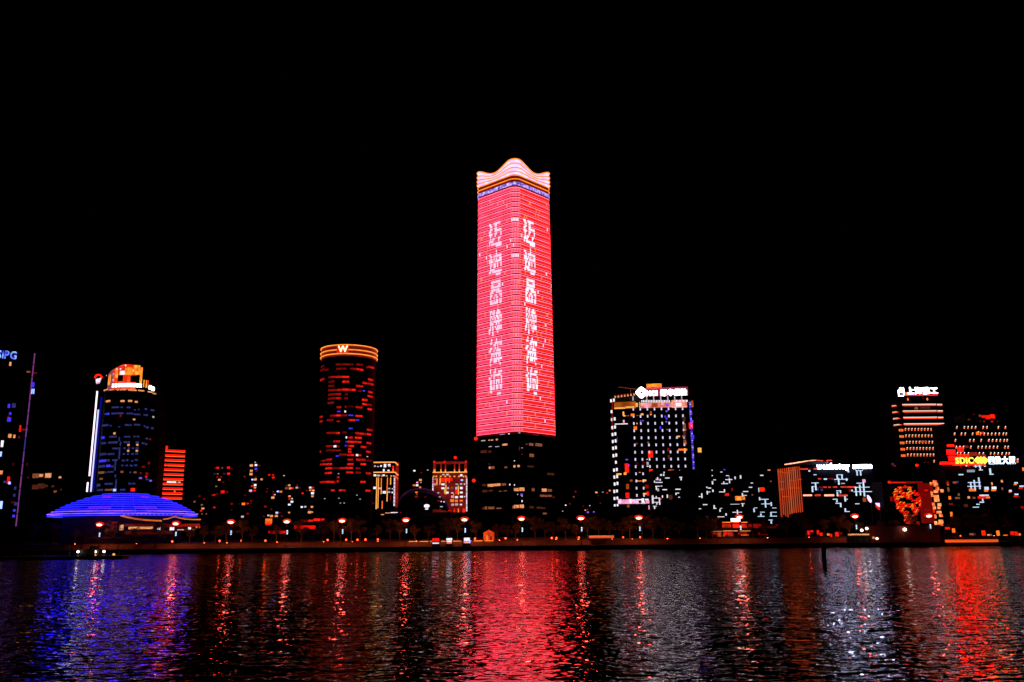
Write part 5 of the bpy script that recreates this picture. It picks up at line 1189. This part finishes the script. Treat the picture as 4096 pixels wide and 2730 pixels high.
# bright strip of wall light in front of the flood wall
wl = empty('wall_light', (at(1800, 2160, 423).x, 423.6, 4.2), 'thin line of wall lights that turns part of the flood wall orange', 'light')
A, B = at(1630, 2160, 423), at(1977, 2160, 423)
E_wl = em('wall_strip_orange', (1, .20, .03), 9, .3, .5, sample=True)
nk = 8
for k in range(nk):
    x = A.x + (B.x - A.x) * (k + .5) / nk; box('lamp', wl, (x, 423.75, 4.17), ((B.x - A.x) / nk * .8, .18, .05), 0, E_wl)

# ================================================================== STREET LAMPS
LAMPS = [(8, 2106), (399, 2100), (704, 2096), (924, 2090), (1148, 2088), (1369, 2085), (1624, 2082), (1858, 2080), (2086, 2077), (2323, 2075), (2555, 2073), (2957, 2070), (3419, 2067), (3714, 2065)]
ORD = ['first', 'second', 'third', 'fourth', 'fifth', 'sixth', 'seventh', 'eighth', 'ninth', 'tenth', 'eleventh', 'twelfth', 'thirteenth', 'fourteenth', 'fifteenth', 'sixteenth', 'seventeenth', 'eighteenth', 'nineteenth', 'twentieth']
E_lamp = em('street_lamp_light', (1, .085, .05), 38, .1, 1, sample=True)
E_ban = em('banner_blue_white', (.55, .75, 1), 1.6, .3)
E_halo = em('lamp_halo_red', (1, .02, .006), .8, .6, .8)  # red halo of the street lamps, put in as a glowing shell
LY = 416.0
def make_lamp():
    r = empty('street_lamp', (0, 0, 0))
    h = 11.6
    MB().tube([(0, 0, 0), (0, 0, .6), (0, 0, .62), (0, 0, h - .9)], [.22, .2, .12, .08], 8).build('pole', STEEL, r)
    MB().tube([(-1.6, 0, h - .3), (-.8, 0, h - .75), (0, 0, h - .95), (.8, 0, h - .75), (1.6, 0, h - .3)], .07, 6).build('bracket', STEEL, r)
    c = MB().ball((0, 0, h + .40), (2.0, .85, .95), 18, 9).build('lamp_halo', E_halo, r, smooth=True)
    MB().ball((0, 0, h + .02), (1.4, 1.25, .56), 16, 8).build('lamp_head', E_lamp, c, smooth=True)  # head shaped oversized so that it takes in the lamp's bloom
    sl = bpy.data.lights.new('lamp_beam', 'SPOT'); sl.energy = 3000; sl.color = (1, .16, .045); sl.spot_size = R(150); sl.spot_blend = .6; sl.shadow_soft_size = .4
    so = bpy.data.objects.new('lamp_beam', sl); COL.objects.link(so)
    place(so, Matrix.Translation((0, .9, h - .5)) @ Vector((0, .85, -.5)).to_track_quat('-Z', 'Y').to_matrix().to_4x4(), r)
    for k in range(3): MB().box((.35, -.1, h - 4.0 - k * .68), (.55, .12, .46)).build('banner_light', E_ban, r)
    return r
lamp0 = make_lamp()
def copy_tree(o, parent=None):
    c = o.copy(); COL.objects.link(c); c.parent = parent; WM[c] = WM[o].copy()
    for ch in o.children: copy_tree(ch, c)
    return c
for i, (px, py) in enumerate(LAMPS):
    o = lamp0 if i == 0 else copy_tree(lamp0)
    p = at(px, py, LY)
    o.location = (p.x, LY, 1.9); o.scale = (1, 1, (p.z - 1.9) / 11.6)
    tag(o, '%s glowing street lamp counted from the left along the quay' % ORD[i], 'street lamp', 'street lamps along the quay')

# garden bollard lamps in the beds
E_bol = em('bollard_lamp_orange', (1, .06, .008), 8, .3, 1, sample=True)
GL = [(966, 2160), (1062, 2154), (1311, 2155), (1430, 2158), (1462, 2160), (2022, 2140), (2207, 2146), (2226, 2154), (2315, 2146), (2492, 2152), (880, 2140), (1385, 2150), (2560, 2148), (1900, 2146), (1512, 2146), (690, 2150)]
GL.sort()
def make_bollard():
    r = empty('bollard_lamp', (0, 0, 0))
    MB().tube([(0, 0, 0), (0, 0, .9)], .12, 8).build('post', STEEL, r); MB().ball((0, 0, 1.15), (.42, .42, .40), 12, 8).build('globe', E_bol, r, smooth=True)
    return r
b0 = make_bollard()
for i, (px, py) in enumerate(GL):
    o = b0 if i == 0 else copy_tree(b0)
    Y = 428 + (i * 37 % 11); p = at(px, py, Y)
    o.location = (p.x, Y, 4.0); o.scale = (1, 1, 1)
    tag(o, '%s orange globe lamp from the left in the promenade beds' % ORD[i], 'garden lamp', 'garden globe lamps')

# ================================================================== TREES
def leaf_mesh(seed, n=1500):
    g = np.random.default_rng(seed)
    cl = []
    for k in range(12):
        a = g.random() * 6.283; r = 2.6 * math.sqrt(g.random()); cl.append((r * math.cos(a), r * math.sin(a), 4.2 + g.random() * 4.2, .8 + g.random() * .9))
    vs = []; fs = []
    for i in range(n):
        c = cl[int(g.integers(len(cl)))]
        d = g.normal(0, 1, 3); d /= np.linalg.norm(d); rad = c[3] * (g.random() ** .45)
        p = np.array(c[:3]) + d * rad * np.array([1.15, 1.15, .8])
        s = .13 + g.random() * .15
        u = g.normal(0, 1, 3); u /= np.linalg.norm(u); w = np.cross(u, d + .3); w /= np.linalg.norm(w) + 1e-9
        b = len(vs); vs += [tuple(p - u * s), tuple(p + w * s * .6), tuple(p + u * s), tuple(p - w * s * .6)]; fs.append((b, b + 1, b + 2, b + 3))
    me = bpy.data.meshes.new('crown'); me.from_pydata(vs, [], fs); me.materials.append(LEAF)
    return me, cl
def trunk_mesh(cl, seed):
    g = random.Random(seed); m = MB()
    top = Vector((.15, .1, 4.0))
    m.tube([(0, 0, 0), (.05, -.04, 1.4), (.1, .06, 2.6), top], [.24, .18, .15, .12], 7)
    for c in cl[:7]:
        e = Vector(c[:3]); st = Vector((.1, .05, 2.3 + g.random() * 1.7)); md = st.lerp(e, .5) + Vector((0, 0, -.3))
        m.tube([st, md, e], [.10, .07, .03], 5)
    me = bpy.data.meshes.new('trunk'); me.from_pydata(m.v, [], m.f); me.materials.append(BARK)
    return me
t_ = LEAF.node_tree; b_ = t_.nodes['Principled BSDF']; out_ = t_.nodes['Material Output']
tr_ = t_.nodes.new('ShaderNodeBsdfTranslucent'); mx_ = t_.nodes.new('ShaderNodeMixShader'); mx_.inputs[0].default_value = .4
t_.links.new(b_.inputs['Base Color'].links[0].from_socket, tr_.inputs['Color']); t_.links.new(b_.outputs[0], mx_.inputs[1]); t_.links.new(tr_.outputs[0], mx_.inputs[2]); t_.links.new(mx_.outputs[0], out_.inputs['Surface'])
VAR = []
E_upl = em('added_light_orange', (1, .10, .015), 40, .2, 1, sample=True)  # for the lights added at tree feet to brighten trunks and foliage
for s in range(5):
    me, cl = leaf_mesh(100 + s); VAR.append((me, trunk_mesh(cl, s)))
tree_px = [40, 130, 215, 300, 455, 545, 640, 760, 815, 862, 905, 968, 1010, 1105, 1205, 1290, 1335, 1362, 1405, 1440, 1505, 1560, 1600, 1660, 1715, 1790, 1830, 1905, 1990, 2030, 2062, 2140, 2180, 2215, 2262, 2305, 2350, 2395, 2440, 2490, 2520, 2568, 2612, 2660, 2720, 2790, 2825, 2850, 3060, 3150, 3225, 3300, 3360, 3400, 3450, 3520, 3580, 3650, 3830, 3900, 3965, 4040]
ORD2 = ORD + ['twenty-%s' % o for o in ORD[:9]] + ['thirtieth'] + ['thirty-%s' % o for o in ORD[:9]] + ['fortieth'] + ['forty-%s' % o for o in ORD[:9]] + ['fiftieth'] + ['fifty-%s' % o for o in ORD[:9]] + ['sixtieth'] + ['sixty-%s' % o for o in ORD[:9]]
for i, px in enumerate(tree_px):
    Y = 425.8 + random.random() * 7
    if 430 <= px <= 800: Y = 426 + random.random() * 2
    p = at(px, 2150, Y)
    sc = random.uniform(.85, 1.3)
    r = empty('promenade_tree', (p.x, Y, 4.0), '%s leafy tree counted from the left along the promenade' % ORD2[i], 'tree', 'trees along the promenade', rz=random.random() * 6.28, scale=sc)
    cme, tme = VAR[i % 5]
    if (i * 7) % 5 < 2:
        u_ = empty('added_uplight', (p.x + .9, Y - 1.3, 4.0), 'added small orange ground light at the foot of the %s promenade tree' % ORD2[i], 'ground light', 'added ground lights under the promenade trees')
        MB().tube([(p.x + .9, Y - 1.3, 4.0), (p.x + .9, Y - 1.3, 4.25)], .2, 8).build('added_housing', STEEL, u_); MB().ball((p.x + .9, Y - 1.3, 4.3), (.2, .2, .13), 8, 6).build('lens', E_upl, u_, smooth=True)
    for (nm, me) in (('crown', cme), ('trunk', tme)):
        o = bpy.data.objects.new(nm, me); COL.objects.link(o); o.parent = r; WM[o] = WM[r]

# ================================================================== THINGS ON THE WATER AND THE RIGHT-HAND QUAY
bp_ = at_z(375, 2238, 0.0)
pon = empty('pontoon', (bp_.x - 12, bp_.y, 0), 'long dark mooring pontoon in front of the domed terminal', 'pontoon')
MB().box((bp_.x - 12, bp_.y + 3, .35), (44, 6, 1.5)).build('deck', HULL, pon)
for k in range(5): MB().tube([(bp_.x - 30 + k * 9, bp_.y + 6.2, -1), (bp_.x - 30 + k * 9, bp_.y + 6.2, 3.2)], .3).build('pile', HULL, pon)
for k in range(12): MB().tube([(bp_.x - 33 + k * 3.8, bp_.y + .3, 1.1), (bp_.x - 33 + k * 3.8, bp_.y + .3, 2.1)], .05, 5).build('rail_post', STEEL, pon)
by = bp_.y + 9
boat = empty('work_boat', (at(370, 2215, by).x, by + 2, 0), 'dark work boat with four bright deck lamps moored before the terminal', 'boat')
A, B = at(285, 2215, by), at(462, 2215, by); xc_ = (A.x + B.x) / 2; L = (B.x - A.x)
m = MB(); hullp = [(-.5, 0), (-.47, -1.6), (.30, -1.8), (.5, 0), (.30, 1.8), (-.47, 1.6)]
vs = [(xc_ + a * L * .94, by + 2 + b * .8, -.3) for a, b in hullp] + [(xc_ + a * L, by + 2 + b, 1.5) for a, b in hullp]
m.add(vs, [(i, (i + 1) % 6, 6 + (i + 1) % 6, 6 + i) for i in range(6)] + [tuple(range(6, 12))]); m.build('hull', HULL, boat)
MB().box((xc_ - L * .12, by + 2, 2.4), (L * .42, 2.4, 1.9)).build('cabin', HULL, boat); MB().box((xc_ - L * .05, by + 2, 3.9), (L * .16, 2.0, 1.2)).build('wheelhouse', HULL, boat)
E_deck = em('deck_lamp_white', (1, .80, .62), 4, .2)
for (px, py, mt) in ((312, 2208, E_deck), (381, 2208, E_deck), (416, 2207, E_deck), (455, 2219, E_gold), (380, 2222, E_warm)):
    q = at(px, py, by - .3); MB().ball(q, (.55, .4, .45), 10, 6).build('deck_lamp', mt, boat, smooth=True)
pb = at_z(3299, 2262, 0)
pile = empty('mooring_post', (pb.x, pb.y, 0), 'single dark mooring post standing in the river', 'post')
MB().tube([(pb.x, pb.y, -2), (pb.x, pb.y, 3.9)], .52, 12).build('pile', HULL, pile); MB().tube([(pb.x, pb.y, 3.9), (pb.x, pb.y, 4.1), (pb.x, pb.y, 4.5)], [.66, .66, .3], 12).build('cap', HULL, pile)

def flood(label, px, py, Y, mt, r_=.6):
    q = at(px, py, Y); o = empty('floodlight', (q.x, Y, 1.9), label, 'floodlight', 'white floodlights on the right hand quay')
    MB().tube([(q.x, Y + .3, 1.9), (q.x, Y + .3, q.z)], .09, 6).build('pole', STEEL, o); MB().ball(q, (r_ * 1.2, .4, r_), 12, 8).build('lamp', mt, o, smooth=True)
flood('left one of two bright floodlights above the dark pier shelter', 3447, 2122, 411, E_deck)
flood('right one of two bright floodlights above the dark pier shelter', 3467, 2115, 411, E_deck)
flood('low white floodlight at the end of the dull red shed', 3494, 2152, 411, E_warm, .5)
flood('second low white floodlight at the end of the dull red shed', 3508, 2155, 411, E_deck, .5)
flood('single bright white floodlight on the dull red shed', 3619, 2119, 415, E_deck, .75)
def stall(label, px, py, w, h, mt, Y=432):
    q = at(px, py, Y); s = Y / FPX; W, H = w * s, h * s
    o = empty('market_stall', (q.x, Y, 4.0), label, 'stall', 'red lit stalls on the right hand quay')
    box('front', o, q, (W, .2, H), 0, mt); box('roof', o, (q.x, Y + .4, q.z + H / 2 + .12), (W * 1.3, 1.8, .12), 0, CONC)
    MB().box((q.x, Y + .9, (4.0 + q.z) / 2 + H * .2), (W * .95, 1.2, max(.5, q.z + H * .4 - 4.0))).build('counter', CONC, o)
    for sx in (-1, 1): MB().tube([(q.x + sx * W * .6, Y - .3, 4.0), (q.x + sx * W * .6, Y - .3, q.z + H / 2)], .05, 5).build('post', STEEL, o)
for k, (px, py, w, h, mt) in enumerate(((3234, 2132, 10, 16, E_red), (3247, 2126, 12, 7, E_red), (3272, 2130, 9, 16, E_red), (3284, 2138, 12, 12, E_red), (3313, 2139, 10, 8, E_orange), (3324, 2143, 8, 12, E_red), (3348, 2138, 13, 17, E_red), (3363, 2134, 10, 6, E_redlo))):
    stall('%s small red lit stall from the left beside the dark pier shelter' % ORD[k], px, py, w, h, mt)
for k, (px, py, w, h, mt) in enumerate(((3790, 2114, 18, 9, E_red), (3814, 2123, 12, 16, E_orange), (3890, 2138, 22, 8, E_warmlo), (3934, 2133, 14, 18, E_redhi), (3958, 2142, 18, 8, E_warm), (3992, 2136, 12, 24, E_orange), (4022, 2144, 16, 8, E_orange), (4048, 2134, 14, 14, E_red), (4064, 2138, 14, 20, E_red), (4078, 2142, 10, 14, E_orange))):
    stall('%s small lit stall from the left above the orange edged pier canopy' % ORD[k], px, py, w, h, mt)
